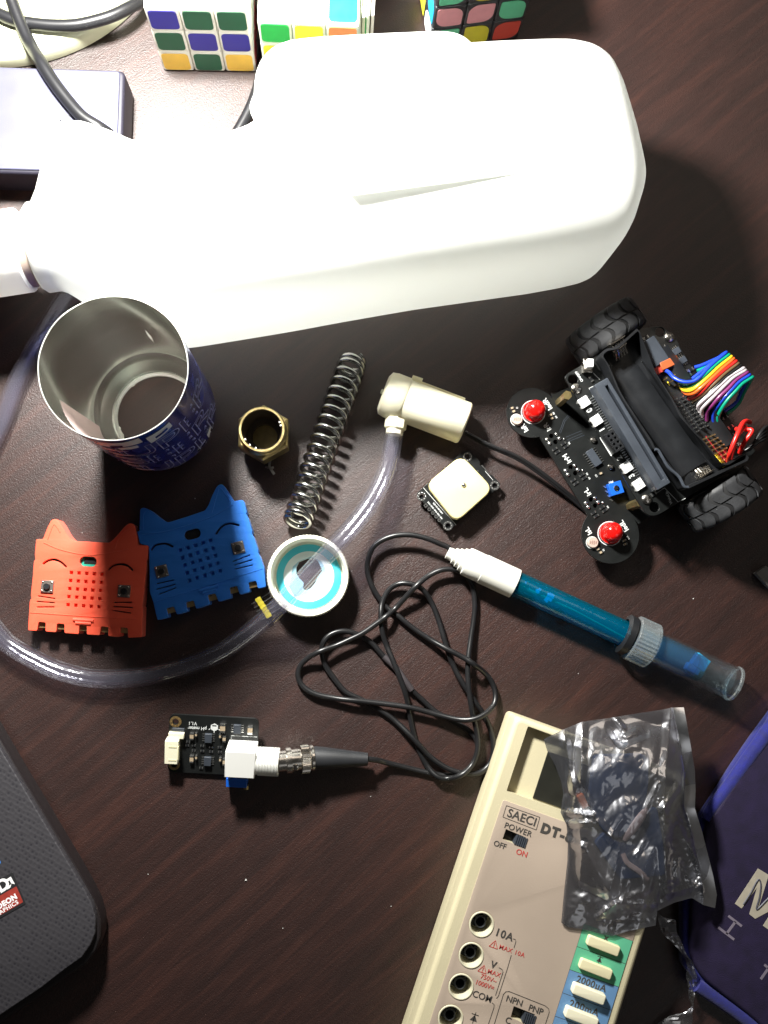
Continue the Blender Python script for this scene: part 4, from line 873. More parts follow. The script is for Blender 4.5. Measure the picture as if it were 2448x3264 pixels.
# ================================================================== ANTISTATIC BAG + MODULE
fg = conv(1700, 2230, 2.139)
mod_poly = [(430, 388), (600, 380), (755, 378), (785, 392), (795, 560), (812, 720), (850, 735), (895, 1000), (908, 1205), (760, 1215), (600, 1232), (500, 1150), (420, 1000), (385, 700), (378, 560)]
tilt = 7
mod = thing('blue_module', 'dark blue electronic module sealed inside the silver bag', 'module', (fg(640, 800, 33).x, fg(640, 800, 33).y, MZ+2))
mb = MB(); mb.plate(round_poly([XY(fg(x, y, 36)) for x, y in ((425, 385), (755, 376), (792, 400), (800, 560), (770, 770), (600, 960), (480, 900), (385, 700))], 2.5, 3), [], MZ+1.5, 34.2, .8); mb.build('module_cover', 'module', mod)
mb = MB(); mb.plate(round_poly([XY(fg(x, y, 33)) for x, y in ((600, 800), (850, 735), (895, 1000), (908, 1205), (600, 1232), (420, 980))], 2, 3), [], MZ+1.2, 32.2, .6); mb.build('module_base', 'module', mod)
mb = MB(); mb.box(fg(335, 690, 31), (3.5, 7, 3), 25); mb.build('orange_connector', 'orangebit', mod, bevel=.3)
mb = MB(); mb.tube(catmull([fg(620, 960, 33), fg(665, 900, 35), fg(735, 800, 35), fg(775, 740, 33.5)], 5), lambda t: 2.3*math.sin(math.pi*(.15+.7*t)), 8, squash=.3); mb.tube(catmull([fg(610, 1050, 32.5), fg(640, 1110, 33), fg(715, 1165, 33), fg(785, 1225, 31.5)], 5), 1.3, 8, squash=.3); mb.build('pink_cable_tie', 'pinkprint', mod)
Lc = [(70, 270), (95, 350), (150, 450), (190, 560), (205, 640), (185, 770), (225, 850), (235, 960), (232, 1100), (210, 1300), (190, 1520)]
Rc = [(1025, 52), (1045, 160), (1075, 330), (1100, 480), (1105, 620), (1100, 740), (1150, 900), (1190, 1060), (1225, 1200), (1250, 1330), (1238, 1420)]
Tc = [(70, 270), (200, 205), (335, 150), (500, 128), (700, 95), (880, 68), (940, 55), (1025, 52)]
Bc = [(190, 1520), (230, 1550), (300, 1560), (400, 1580), (460, 1600), (540, 1612), (640, 1580), (760, 1555), (835, 1540), (845, 1440), (960, 1385), (1080, 1352), (1160, 1400), (1238, 1420)]
def curve(T_, t):
    T_ = [Vector((a, b)) for a, b in T_]; L = [0]
    for a, b in zip(T_, T_[1:]): L.append(L[-1]+(b-a).length)
    d = t*L[-1]
    for i in range(len(L)-1):
        if d <= L[i+1]+1e-6: return T_[i]+(T_[i+1]-T_[i])*((d-L[i])/(L[i+1]-L[i]))
    return T_[-1]
def base_z(x, y):
    """surface the bag rests on: the meter, then sagging beyond its right edge"""
    u, v = loc(fg(x, y, MZ+3)); over = max(0, u-(Wm-6)); up_ = max(0, 4-v)
    return MZ+1.2-min(16, over*.42)-min(6, up_*.25)
NU, NV = 150, 190
def facet(x, y, k_):
    i, j = math.floor(x), math.floor(y); fx, fy = x-i, y-j
    def hh_(a, b): return math.sin(a*127.1+b*311.7+k_*74.7)*43758.5453 % 1-.5
    if fx+fy < 1: return hh_(i, j)*(1-fx-fy)+hh_(i+1, j)*fx+hh_(i, j+1)*fy
    return hh_(i+1, j+1)*(fx+fy-1)+hh_(i, j+1)*(1-fx)+hh_(i+1, j)*(1-fy)
CREASES = [((335, 150), (322, 590), 2.6, 46), ((205, 210), (275, 620), 2.0, 40), ((322, 590), (400, 800), -2.0, 50), ((245, 770), (400, 792), 2.2, 34), ((232, 850), (395, 835), 2.4, 34), ((400, 790), (590, 1000), 1.6, 45),
  ((585, 1005), (528, 1280), 2.4, 48), ((600, 815), (520, 950), 1.6, 36), ((850, 572), (760, 760), 1.3, 26), ((940, 60), (885, 745), 1.9, 52), ((885, 745), (985, 590), 2.2, 34), ((890, 745), (915, 1385), 2.6, 50), ((1000, 890), (1110, 1080), 2.4, 42), ((1110, 1080), (1185, 1330), 1.8, 34),
  ((985, 1080), (975, 1240), 1.8, 26), ((530, 190), (600, 295), -2.6, 44), ((600, 295), (755, 230), -1.8, 40), ((560, 130), (615, 200), 2.4, 26), ((355, 1020), (560, 1395), 1.8, 60), ((440, 1480), (560, 1395), 2.4, 36), ((560, 1395), (760, 1300), 1.8, 40), ((560, 1395), (880, 1390), 1.7, 30), ((900, 1330), (1180, 1250), 1.8, 34), ((310, 1290), (520, 1380), -1.6, 50), ((640, 1250), (600, 1400), 1.4, 26), ((225, 960), (350, 1010), 1.5, 40), ((700, 1060), (760, 960), 1.2, 26), ((1010, 1120), (1060, 1230), 1.3, 24)]
def bag_layer(side):
    mb = MB()
    for j in range(NV+1):
        for i in range(NU+1):
            u, v = i/NU, j/NV
            l, r_, t_, b_ = curve(Lc, v), curve(Rc, v), curve(Tc, u), curve(Bc, u)
            c00, c10, c01, c11 = Vector(Lc[0]), Vector(Rc[0]), Vector(Lc[-1]), Vector(Rc[-1])
            p = l*(1-u)+r_*u+t_*(1-v)+b_*v-(c00*(1-u)*(1-v)+c10*u*(1-v)+c01*(1-u)*v+c11*u*v)
            e = min(u, 1-u, v, 1-v); ed = min(1, e/.10)
            mx_, my_ = (p.x-640)/430, (p.y-810)/690; bump = max(0, 1-(mx_*mx_)**1.6-(my_*my_)**1.6)
            wq = Vector((p.x+40*noise.noise(Vector((p.x*.006, p.y*.006, 1))), p.y+50*noise.noise(Vector((p.x*.006, p.y*.006, 7))), 0))
            lowf = noise.noise(Vector((p.x*.0065, p.y*.0045, side*3.1)))*2.0+facet(wq.x/120, wq.y/165, 1)*2.6+facet(wq.x/52, wq.y/70, 2)*(.8+.9*max(0, min(1, (v-.8)*8)))
            fine = abs(noise.noise(Vector((p.x*.022, p.y*.020, 5))))*(1.6*max(0, min(1, (v-.80)*8))*(1 if u > .25 else .3)+(1.3 if u > .72 and v > .45 else .25))
            fold = 0
            for (ax_, ay_), (bx_, by_), H_, wd_ in CREASES:
                dx_, dy_ = bx_-ax_, by_-ay_; tt = max(0, min(1, ((p.x-ax_)*dx_+(p.y-ay_)*dy_)/(dx_*dx_+dy_*dy_)))
                d_ = math.hypot(p.x-ax_-dx_*tt, p.y-ay_-dy_*tt)
                if d_ < wd_: fold += H_*(1-d_/wd_)*min(1, .35+2.2*min(tt, 1-tt)+.3)
            z0_ = base_z(p.x, p.y)
            if side > 0: z = z0_+.8+ed*(1.0+8.4*bump*bump*(3-2*bump)+max(-1.3, lowf)+fine)+fold*min(1, ed+.4)
            else: z = z0_+.3*ed+ed*.2*abs(fine)
            if u > .925 and side > 0: z = z0_+1.2+2.6*math.sin(v*13+.6)+(u-.925)*22*math.sin(v*17)+.5*noise.noise(Vector((0, v*7, 2)))
            mb.v.append(fg(p.x, p.y, z))
    w = NU+1
    if side == 3:
        i0_ = int(NU*.925); keep = [(j*w+i, j*w+i+1, (j+1)*w+i+1, (j+1)*w+i) for j in range(NV) for i in range(i0_, NU)]
        ids = sorted({a for f_ in keep for a in f_}); mp = {a: k_ for k_, a in enumerate(ids)}; mb.v = [mb.v[a]+Vector((0, 0, .25)) for a in ids]; mb.f = [tuple(mp[a] for a in f_) for f_ in keep]; mb.m = [0]*len(mb.f); return mb
    mb.f = [(j*w+i, j*w+i+1, (j+1)*w+i+1, (j+1)*w+i) for j in range(NV) for i in range(NU)]; mb.m = [0]*len(mb.f); return mb
bag = thing('antistatic_bag', 'crumpled shiny silver antistatic bag lying over the multimeter with a torn twisted strip', 'bag', (fg(650, 800).x, fg(650, 800).y, MZ))
bag_layer(1).build('upper_film', 'film', bag, smooth=32)
bag_layer(3).build('seal_strip', 'foil', bag, smooth=40)
bag_layer(-1).build('lower_film', 'film', bag, smooth=14)
st = [((835, 1430), (905, 1520), 24, 24), ((850, 1500), (965, 1500), 20, 24), ((880, 1590), (975, 1580), 17, 20), ((950, 1660), (1005, 1640), 15, 13), ((1010, 1730), (1045, 1735), 12, 15), ((1045, 1800), (1090, 1800), 10, 13), ((1040, 1880), (1112, 1890), 9, 10), ((1055, 1960), (1105, 1975), 8, 7), ((1062, 2030), (1100, 2040), 6, 8), ((1070, 2100), (1085, 2115), 5, 5), ((960, 2150), (1080, 2130), 3, 7), ((870, 2195), (1085, 2190), 2, 6), ((800, 2280), (1075, 2290), 2, 6)]
mb = MB(); cl = catmull([fg(a[0], a[1], z0_) for a, b, z0_, z1_ in st], 5); cr_ = catmull([fg(b[0], b[1], z1_) for a, b, z0_, z1_ in st], 5); wN = 8
for a, b in zip(cl, cr_):
    for k_ in range(wN+1):
        t = k_/wN; p = a*(1-t)+b*t; mb.v.append(p+Vector((0, 0, 1.6*noise.noise(p*.22)+1.2*abs(noise.noise(p*.55)))))
mb.f = [(j*(wN+1)+i, j*(wN+1)+i+1, (j+1)*(wN+1)+i+1, (j+1)*(wN+1)+i) for j in range(len(cl)-1) for i in range(wN)]; mb.m = [0]*len(mb.f)
mb.build('torn_strip', 'film', bag, smooth=14)

# ================================================================== BLUE POUCH
fk2 = conv(2150, 2250, 2.181)
pouch = thing('fabric_pouch', 'dark violet fabric pouch with bright blue piping and cream lettering at the right', 'pouch', P(2420, 2900))
pp = [(760, -60), (650, 95), (560, 215), (420, 420), (300, 610), (200, 760), (185, 800), (150, 1000), (60, 1400), (60, 1800), (150, 1930), (330, 2070), (520, 2215), (700, 2400), (1400, 2400), (1400, -60)]
pin = [(800, 0), (665, 235), (560, 390), (440, 560), (330, 720), (250, 840), (220, 1000), (160, 1400), (140, 1700), (220, 1860), (380, 1990), (560, 2130), (740, 2300), (1340, 2300), (1340, 0)]
mb = MB(); mb.plate([XY(fk2(x, y, 8)) for x, y in pp], [], 0, 7.5, 2, 3); mb.build('base', 'pouchblue', pouch)
pin = [(a[0]*.55+b[0]*.45, a[1]*.55+b[1]*.45) for a, b in zip(pin, [(760, -60), (650, 95), (560, 215), (420, 420), (300, 610), (190, 770), (150, 1000), (60, 1400), (60, 1800), (150, 1930), (330, 2070), (520, 2215), (700, 2400), (1400, 2400), (1400, -60)])]
mb = MB(); mb.plate(round_poly([XY(fk2(x, y, 10)) for x, y in pin], 8, 4), [], 6, 11, 2.2, 4); mb.build('front_panel', 'pouch', pouch, smooth=60)
mb = MB(); mb.tube(catmull([fk2(x, y, 7.5) for x, y in ((790, -30), (660, 165), (490, 400), (370, 570), (270, 700), (215, 790))], 6), lambda t: 4.6*(1-.35*t), 12); mb.build('piping', 'pouchblue', pouch); mb = MB(); mb.tube(catmull([fk2(x, y, 6) for x, y in ((150, 1935), (300, 2035), (500, 2180), (720, 2380))], 6), 4.0, 12)
mb.build('piping', 'pouchblue', pouch)
pz = 11.05
mb = MB(); Mp = [(580, 1130), (655, 1175), (585, 1400), (700, 1280), (760, 1250), (830, 1300), (660, 1560), (615, 1528), (690, 1410), (560, 1480), (520, 1448), (575, 1260), (466, 1408), (420, 1375)]
mb.plate([XY(fk2(x, y, pz)) for x, y in Mp], [], 10.9, 11.15)
mb.build('large_letter', 'printcream', pouch, smooth=0)
mb = MB()
for a, b in (((375, 1460), (468, 1532)), ((305, 1540), (415, 1625)), ((424, 1500), (362, 1585)), ((625, 1800), (690, 1850)), ((655, 1822), (600, 1900))): mb.plate(thick_line(fk2(*a, pz), fk2(*b, pz), 1.3), [], 10.9, 11.12)
mb.build('thin_lettering', 'printgrey', pouch, smooth=0)
mb = MB(); mb.tube(catmull([fk2(x, y, 11.2) for x, y in ((478, 1380), (530, 1300), (580, 1210), (600, 1240), (590, 1330), (570, 1415), (640, 1350), (680, 1310))], 5), .45, 5); mb.build('pen_stroke', 'bankgrey', pouch)

# ================================================================== LAPTOP CORNER
fl = conv(0, 2300, 2.295); fs = conv(0, 2650, 7.375); LZ = 20
lap = thing('laptop', 'corner of a dark dimpled laptop with a red and black graphics sticker', 'laptop', P(60, 2900))
lp = [(-500, -640), (-200, -150), (0, 195), (150, 445), (300, 700), (420, 900), (540, 1100), (620, 1235), (670, 1330), (697, 1430), (697, 1540), (665, 1630), (600, 1725), (480, 1810), (300, 1950), (0, 2150), (-600, 2550), (-1400, 2300), (-1400, -640)]
lb = [(-500, -760), (-200, -250), (0, 95), (160, 370), (310, 620), (440, 840), (560, 1040), (650, 1200), (710, 1320), (745, 1440), (745, 1560), (715, 1660), (640, 1770), (500, 1860), (310, 2000), (0, 2200), (-600, 2620), (-1420, 2400), (-1420, -700)]
mb = MB(); mb.plate([XY(fl(x, y, 14)) for x, y in lb], [], 3, 16.5, 2, 3); mb.build('lower_shell', 'lapblack', lap, smooth=50)
mb = MB(); mb.plate([XY(fl(x, y, LZ)) for x, y in lp], [], 15, LZ, .7, 3); mb.build('palm_rest', 'laptop', lap, smooth=50)
sa = 31
mb = MB(); mb.plate(round_poly([XY(fs(x, y, LZ)) for x, y in ((300, 950), (612, 1700), (-500, 2330), (-830, 1600))], .8, 3), [], LZ, LZ+.25, .05); stc = mb.build('graphics_sticker', 'stickblack', lap)
mb = MB(); mb.plate(round_poly([XY(fs(x, y, LZ+.25)) for x, y in ((385, 1290), (545, 1660), (-480, 2250), (-700, 1910))], .5, 3), [], LZ+.24, LZ+.32); mb.build('red_band', 'red', stc, smooth=0)
mb = MB(); zt_ = LZ+.34
mb.plate([XY(fs(x, y, zt_)) for x, y in ((78, 1180), (252, 1062), (348, 1238), (262, 1222), (228, 1150), (130, 1198))], [], zt_-.03, zt_+.05)
mb.plate([XY(fs(x, y, zt_)) for x, y in ((150, 1215), (195, 1285), (268, 1240), (245, 1318), (172, 1365), (133, 1290))], [], zt_-.03, zt_+.05)
mb.text('AMD', 8.2, TM(fs(-180, 1425, zt_), sa), .30, spacing=1.05); mb.text('RADEON', 3.6, TM(fs(60, 1720, zt_), sa), .18, spacing=1.1); mb.text('GRAPHICS', 2.9, TM(fs(120, 1840, zt_), sa), .05, spacing=1.1)
mb.build('sticker_lettering', 'white', stc, smooth=0)
mb = MB(); mb.plate(rrect(XY(fs(-230, 700, LZ)), 8.5, 7.5, .9, sa), [], LZ, LZ+.25, .05); mb.build('blue_sticker', 'stickblue', lap)

# ================================================================== POWER BANK
f1 = conv(0, 0, 1.3272)
bank = thing('power_bank', 'blue silver aluminium power bank with grey logo and black sides left of the jug', 'power bank', P(200, 400))
c = [P(388, 222, 24), P(376, 553, 24)]; dv_ = (c[1]-c[0]); dl = dv_.length; dv_.normalize(); dh = Vector((dv_.y, -dv_.x, 0)); dh = -dh if dh.x > 0 else dh
def b2(u, v): w_ = c[0]+dh*u+dv_*v; return (w_.x, w_.y)
bp = round_poly([b2(0, 0), b2(0, dl), b2(100, dl), b2(100, 0)], 3, 4)
mb = MB(); mb.plate(round_poly([b2(-1.6, -.5), b2(-1.6, dl+1), b2(102, dl+1), b2(102, -.5)], 4, 4), [], 1.5, 23, 1.8, 3); mb.build('side_shell', 'bankside', bank, smooth=50)
mb = MB(); mb.plate(round_poly([b2(1, .8), b2(1, dl-.8), b2(100, dl-.8), b2(100, .8)], 2, 4), [], 21, 24, .8, 3); mb.build('top_plate', 'bankalu', bank)
mb = MB(); ba = math.degrees(math.atan2(-dv_.y, -dv_.x))
lc_ = P(205, 386, 24); e1_ = -dv_; e2_ = dh
def lg(a, b): w_ = lc_+e1_*a+e2_*b; return (w_.x, w_.y)
for x0, x1, y0, y1 in ((-4.6, -3.4, -3, 3), (-3.4, .6, 1.8, 3), (.0, 1.2, -3, 2.4), (-2.2, -1.0, -3, .6), (2.4, 3.6, -3, 3)): mb.plate([lg(x0, y0), lg(x1, y0), lg(x1, y1), lg(x0, y1)], [], 23.95, 24.06)
mb.build('logo', 'bankgrey', bank, smooth=0)

# ================================================================== LAMP BASE, CABLES
lbc = P(-6, -318); lb_ = thing('desk_lamp_base', 'round cream desk lamp base in the upper left corner under the cables', 'lamp base', lbc)
rb_ = (P(211, 181)-lbc).length
mb = MB(); mb.lathe([(rb_-1, 0), (rb_, 1), (rb_, 7), (rb_-1, 10), (rb_-4, 12.5), (rb_-8, 13.2), (.2, 13.6)], lbc, seg=120, capb=False); mb.build('disc', 'lampcream', lb_)
mb = MB(); mb.tube(catmull([f1(x, y, z) for x, y, z in ((30, -140, 24), (45, -20, 22), (60, 30, 21), (100, 130, 20), (135, 200, 21), (172, 262, 27), (225, 345, 28), (290, 430, 28), (350, 495, 28), (420, 540, 27), (470, 575, 22), (560, 650, 9), (680, 700, 4), (850, 700, 4), (960, 620, 4.2), (1040, 500, 4.2), (1090, 380, 4.2), (1115, 250, 4.2), (1120, 160, 4.2))], 8), 3.5, 16)
tag(mb.build('black_power_cable', 'greyrub', smooth=80), 'thick dark grey cable over the lamp base and power bank, passing under the jug', 'cable')
mb = MB(); mb.tube(catmull([f1(x, y, z) for x, y, z in ((-90, 10, 17.5), (0, 60, 17.5), (60, 85, 17.5), (140, 100, 17.4), (230, 108, 17.2), (320, 106, 17.2), (400, 90, 17.2), (480, 65, 17), (560, 25, 14.5), (640, -20, 6), (720, -90, 3.6))], 8), 3.4, 16)
tag(mb.build('black_power_cable', 'greyrub', smooth=80), 'dark grey cable crossing the lamp base towards the white puzzle cube', 'cable')

# ================================================================== PUZZLE CUBES
def cube(label, bl, br, size, front, right, left, top, bodym, rnd, petal=False, name='puzzle_cube'):
    a = P(*bl); b = P(*br); xd = (b-a).normalized(); yd = Vector((-xd.y, xd.x, 0)); zd = Vector((0, 0, 1)); s_ = (b-a).length; c_ = s_/3
    t = thing(name, label, 'puzzle cube', a+xd*s_/2+yd*s_/2, 'twisty puzzle cubes'); an_ = math.degrees(math.atan2(xd.y, xd.x))
    mb = MB()
    for i in range(3):
        for j in range(3):
            for k_ in range(3):
                if (i, j, k_) == (1, 1, 1): continue
                mb.box(a+xd*c_*(i+.5)+yd*c_*(j+.5)+zd*c_*(k_+.5), (c_-.25, c_-.25, c_-.25), an_)
    mb.build('cubelets', bodym, t, bevel=rnd, bseg=3, smooth=50)
    def stick(o_, ex, ez, nn_, cols, i0=0):
        m_ = Matrix((ex, ez, nn_)).transposed().to_4x4(); m_.translation = o_
        for r_ in range(3):
            for q_ in range(3):
                k_ = cols[r_][q_]
                if not k_: continue
                mb = MB(); cen = (c_*(q_+.5), c_*(2.5-r_)); w_ = c_-(3.0 if not petal else 3.4)
                if petal:
                    big, sm = w_*.42, w_*.10; alt = (r_+q_) % 2
                    pp_ = rrect(cen, w_, w_, 0, radii=[sm, big, sm, big] if alt == 0 else [big, sm, big, sm], n=8)
                else: pp_ = rrect(cen, w_, w_*.97, 2.4)
                mb.plate(pp_, [], 0, .22); mb.xf(m_); mb.build('sticker', STK[k_], t, smooth=0)
    stick(a-yd*.02-yd*.0, xd, zd, -yd, front)
    if right: stick(b, yd, zd, xd, right)
    if left: stick(a+yd*s_, -yd, zd, -xd, left)
    if top: stick(a+zd*s_, xd, yd, zd, top)
    return t
cube('white puzzle cube with purple, dark green and yellow stickers on its front', (521, 226), (819, 231), 57,
     [['purple', 'green', 'green'], ['green', 'purple', 'purple'], ['yellow', 'green', 'yellow']], [['white', 'white', 'white'], ['white', 'white', 'darkred'], ['darkred', 'darkred', 'white']], None,
     [['white']*3]*3, 'cubecream', 1.3)
cube('pale puzzle cube with lime, yellow and orange stickers standing behind the jug', (846, 262), (1140, 275), 57,
     [['lime', 'bright', 'orange'], ['bright', 'white', 'lime'], ['orange', 'lime', 'white']], None, None,
     [['white', 'cyan', 'pink'], ['lime', 'white', 'bright'], ['pink', 'white', 'cyan']], 'cubeglow', 1.3)
cube('black puzzle cube with rounded petal stickers standing behind the jug', (1367, 158), (1652, 122), 57,
     [['mint', 'lemon', 'pink'], ['pink', 'pink', 'mint'], ['mint', 'lemon', 'red']], None,
     [['white', 'yellow', 'sky'], ['white', 'white', 'sky'], ['white', 'bright', 'white']], None, 'cubeblack', 1.0, petal=True)
crd = thing('card_pack', 'pale upright pack of cards with green edge beside the second puzzle cube', 'card pack', P(1175, 180))
for i, (k_, x0) in enumerate((('cubeglow', 1146), ('lampcream', 1158), ('cubeglow', 1171), ('cubecream', 1184))):
    a = P(x0, 240-i*3); mb = MB(); mb.box((a.x, a.y+22, 26), (1.7, 44, 52-2*(i % 2)), -3); mb.build('card', k_, crd, bevel=.3)
mb = MB(); a = P(1165, 232); mb.box((a.x, a.y+22, 25), (.7, 43, 51), -3); mb.build('green_card', STK['lime'], crd)

# ================================================================== SMALL THINGS
gcd = MB(); gcd.plate([XY(P(*p, 4)) for p in ((2409, 1827), (2442, 1803), (2560, 1905), (2520, 1945))], [], 0, 4, .4)
tag(gcd.build('grey_strip', 'greycard'), 'grey plastic strip poking in at the right edge', 'strip')
crumbs = [((780, 2808), 1.1), ((470, 2788), .5), ((2208, 1910), .7), ((620, 1590), .5), ((260, 1700), .5), ((1180, 2540), .5), ((1842, 2148), .5), ((900, 2960), .5), ((680, 1010), .5), ((1245, 2890), .5)]
mb0 = MB(); mb0.add([(0, 0, 0), (1, .2, 0), (.5, 1, .1), (.4, .4, .8)], [(0, 1, 2), (0, 1, 3), (1, 2, 3), (2, 0, 3)])
for i, (p, s_) in enumerate(crumbs):
    v = P(*p); mb = MB(); mb.v = [q*s_*1.1+v for q in mb0.v]; mb.f = list(mb0.f); mb.m = [0]*4
    big = i == 0
    tag(mb.build('white_crumb', 'whitepl', smooth=0), 'largest white crumb on the bare table at the lower left' if big else 'tiny pale dust speck on the bare table', 'crumb', None if big else 'dust specks on the table')

# ================================================================== ROBOT CAR
fr = conv(1600, 1200, 3.318); f2 = conv(1800, 940, 2.560)
rob = thing('robot_car', 'black circuit board robot car with two fat tyres, red domes and a rainbow ribbon cable', 'robot car', f2(560, 900))
B1, B2 = 13.0, 32.0      # sensor board top, main board top
w0, w1 = f2(372, 262, 30), f2(1290, 1660, 26)
wa = (w1-w0); wa.z = 0; TL_ = wa.length; wa.normalize(); wf = Vector((-wa.y, wa.x, 0))
def wheel(cx, sgn):
    root = MB(); Rw = 21.5; hw = 9.0
    c = Vector((cx.x, cx.y, Rw))
    root.lathe([(12, -hw), (18.5, -hw), (20.3, -hw+1.2), (20.9, -hw+3), (20.9, hw-3), (20.3, hw-1.2), (18.5, hw), (12, hw)], c, wa, 72, capa=True, capb=True, up=(0, 0, 1))
    w = root.build('wheel', 'tyredark', rob)
    tr = MB(); n = 15
    for i in range(n):
        a0_ = 2*math.pi*i/n
        for half in (0, 1):
            vs = []; m_ = 7
            for k_ in range(m_+1):
                t = k_/m_
                s_ = (-hw+.4 + t*(hw-.8)) if half == 0 else (.5+t*(hw-.9))
                sh = .13*math.sin((s_/hw)*math.pi*1.0)+(0.06 if half else 0)
                wd_ = (2*math.pi/n)*(.74)
                drop = 1.7*max(0, (abs(s_)-(hw-2.6))/2.6)**2
                for q_ in (0, .33, .66, 1):
                    a = a0_+sh+wd_*q_
                    rr = Rw-drop
                    vs.append(c+wa*s_+(Vector((0, 0, 1))*math.cos(a)+wf*math.sin(a))*rr)
                for q_ in (1, 0):
                    a = a0_+sh+wd_*q_; vs.append(c+wa*s_+(Vector((0, 0, 1))*math.cos(a)+wf*math.sin(a))*(Rw-2.4))
            fs_ = []
            for k_ in range(m_):
                for j in range(6): fs_.append((k_*6+j, k_*6+(j+1) % 6, (k_+1)*6+(j+1) % 6, (k_+1)*6+j))
            fs_ += [tuple(range(6)), tuple(reversed(range(m_*6, m_*6+6)))]
            tr.add(vs, fs_)
    tr.build('tyre_tread', 'tyre', w, smooth=40)
    hub = MB(); hub.lathe([(3, -hw-.6), (11.5, -hw-.3), (12.5, -hw+1), (12.5, hw-1), (11.5, hw+.3), (3, hw+.6)], c, wa, 40); hub.build('hub', 'blackpl', w)
wheel(w0, -1); wheel(w1, 1)
mb = MB(); mid = (w0+w1)/2
for s_ in (-1, 1):
    cc_ = Vector((mid.x, mid.y, 20))+wa*s_*(TL_/2-26); mb.box(cc_, (30, 20, 17), math.degrees(math.atan2(wa.y, wa.x)))
mb.build('gear_motors', 'blackpl', rob, bevel=1)
mb = MB(); mb.lathe([(5, 0), (7, 3), (7, 11)], fr(760, 800), seg=24); mb.build('caster', 'blackpl', rob)
# main board
mo = [(2, 680), (10, 655), (45, 628), (185, 545), (300, 470), (600, 290), (630, 275), (760, 255), (800, 262), (850, 300), (905, 350), (960, 460), (1060, 620), (1300, 950), (1460, 1180), (1560, 1270), (1500, 1330), (1000, 1650), (780, 1785), (735, 1802), (685, 1798), (645, 1765), (600, 1690), (300, 1170)]
mh = [f2(x, y, B2) for x, y in ((68, 690), (732, 1732), (778, 302))]
mb = MB(); mb.plate(round_poly([XY(f2(x, y, B2)) for x, y in mo], 1.5, 3), [circle(q, 2.8) for q in mh], B2-1.6, B2, .1); mb.build('main_board', 'pcb', rob, smooth=30)
ra = math.degrees(math.atan2(wa.y, wa.x))       # board long direction
# front sensor board
c1_ = fr(318, 382, B1); r1_ = (fr(52, 382, B1)-c1_).length; c2_ = fr(1142, 1672, B1-1); r2_ = (fr(845, 1672, B1)-c2_).length
mb = MB()
pl1 = circle(c1_, r1_, 56); 
arc1 = [XY(Vector((c1_.x+r1_*math.cos(R(a)), c1_.y+r1_*math.sin(R(a)))).to_3d()) for a in range(35, 292, 7)]
arc2 = [XY(Vector((c2_.x+r2_*math.cos(R(a)), c2_.y+r2_*math.sin(R(a)))).to_3d()) for a in range(142, 395, 7)]
seq = arc1+[XY(fr(x, y, B1)) for x, y in ((402, 648), (560, 900), (700, 1130), (870, 1405), (905, 1470))]+arc2+[XY(fr(x, y, B1)) for x, y in ((1445, 1560), (1500, 1520), (1660, 1400), (1700, 1200), (1000, 100), (700, 118), (600, 165), (560, 182), (520, 178))]
mb.plate(seq, [circle(fr(x, y, B1), 1.35) for x, y in ((522, 628), (566, 692), (728, 958), (776, 1022), (942, 1300), (986, 1365))], B1-1.6, B1, 0); mb.build('sensor_board', 'pcb', rob, smooth=30)
# brass spacers
for a, b in (((700, 190), (655, 330)), ((1480, 1330), (1370, 1400))):
    mb = MB(); q = fr(*a, B2); mb.lathe([(2.6, B1), (2.6, B2-1.6)], (q.x, q.y, 0), seg=6); mb.build('brass_spacer', 'brass', rob, smooth=20)
# LEDs
for x, y, dx, dy in ((330, 378, 3, 3), (1140, 1662, 2, 2)):
    q = fr(x, y, B1); mb = MB(); tv = Vector((.09, .10, 1)).normalized()
    mb.lathe([(6.1, .1), (6.1, 1.5), (5.5, 1.6), (5.5, 4.6)]+[(5.5*math.cos(R(a)), 4.6+5.2*math.sin(R(a))) for a in range(8, 90, 9)]+[(.05, 9.82)], q, tv, 44, capb=False); l_ = mb.build('red_led', 'led', rob, smooth=60)
    mb = MB(); mb.plate(circle(q, 6.9, 40), [circle(q, 6.4, 40)], B1, B1+.08); mb.build('led_outline', 'silk', rob, smooth=0)
# photocells
for x, y in ((162, 452), (965, 1755)):
    q = fr(x, y, B1+2); mb = MB(); mb.lathe([(3.0, B1), (3.0, B1+1.8), (2.7, B1+2.1)], (q.x, q.y, 0), seg=32); l_ = mb.build('photocell', 'ldr', rob)
    mb = MB(); pts = []
    for i in range(8): pts.append((q.x-1.9+i*.55, q.y+(1.3 if i % 2 else -1.3)*(1-abs(i-3.5)*.12), B1+2.15))
    mb.tube(pts, .17, 4); mb.build('photocell_track', 'ldrline', l_)
    mb = MB(); mb.plate(circle(q, 3.5, 32), [circle(q, 3.2, 32)], B1, B1+.08); mb.build('photocell_outline', 'silk', rob, smooth=0)
# infrared sensor solder groups
for gx, gy in ((545, 655), (740, 985), (955, 1330)):
    mb = MB()
    for dx, dy, s_ in ((28, -45, .95), (62, 0, 1.15), (-68, 10, 1.15), (-42, 52, 1.15), (112, 5, .6)): mb.sphere(fr(gx+dx, gy+dy, B1+.3), s_, 10, 6, .7)
    mb.build('solder_joints', 'solder', rob)
    for dx, dy in ((102, 58), (130, 90), (10, 115), (40, 148)):
        q = fr(gx+dx, gy+dy, B1); smd(rob, Matrix.Identity(4), q.x, q.y, B1, 3.2, 1.1, ra+90, 'blackpl', .6)
for x, y in ((105, 335), (122, 370), (512, 408), (525, 445), (1290, 1735), (1300, 1775), (1012, 1825), (1042, 1862), (1042, 1026)):
    q = fr(x, y, B1); smd(rob, Matrix.Identity(4), q.x, q.y, B1, 2.4, 1.1, ra+80, 'smdcream', .7)
q = fr(965, 862, B1); soic(rob, Matrix.Identity(4), q.x, q.y, B1, 4.6, 10.0, 7, ra+90+0, 1.5)
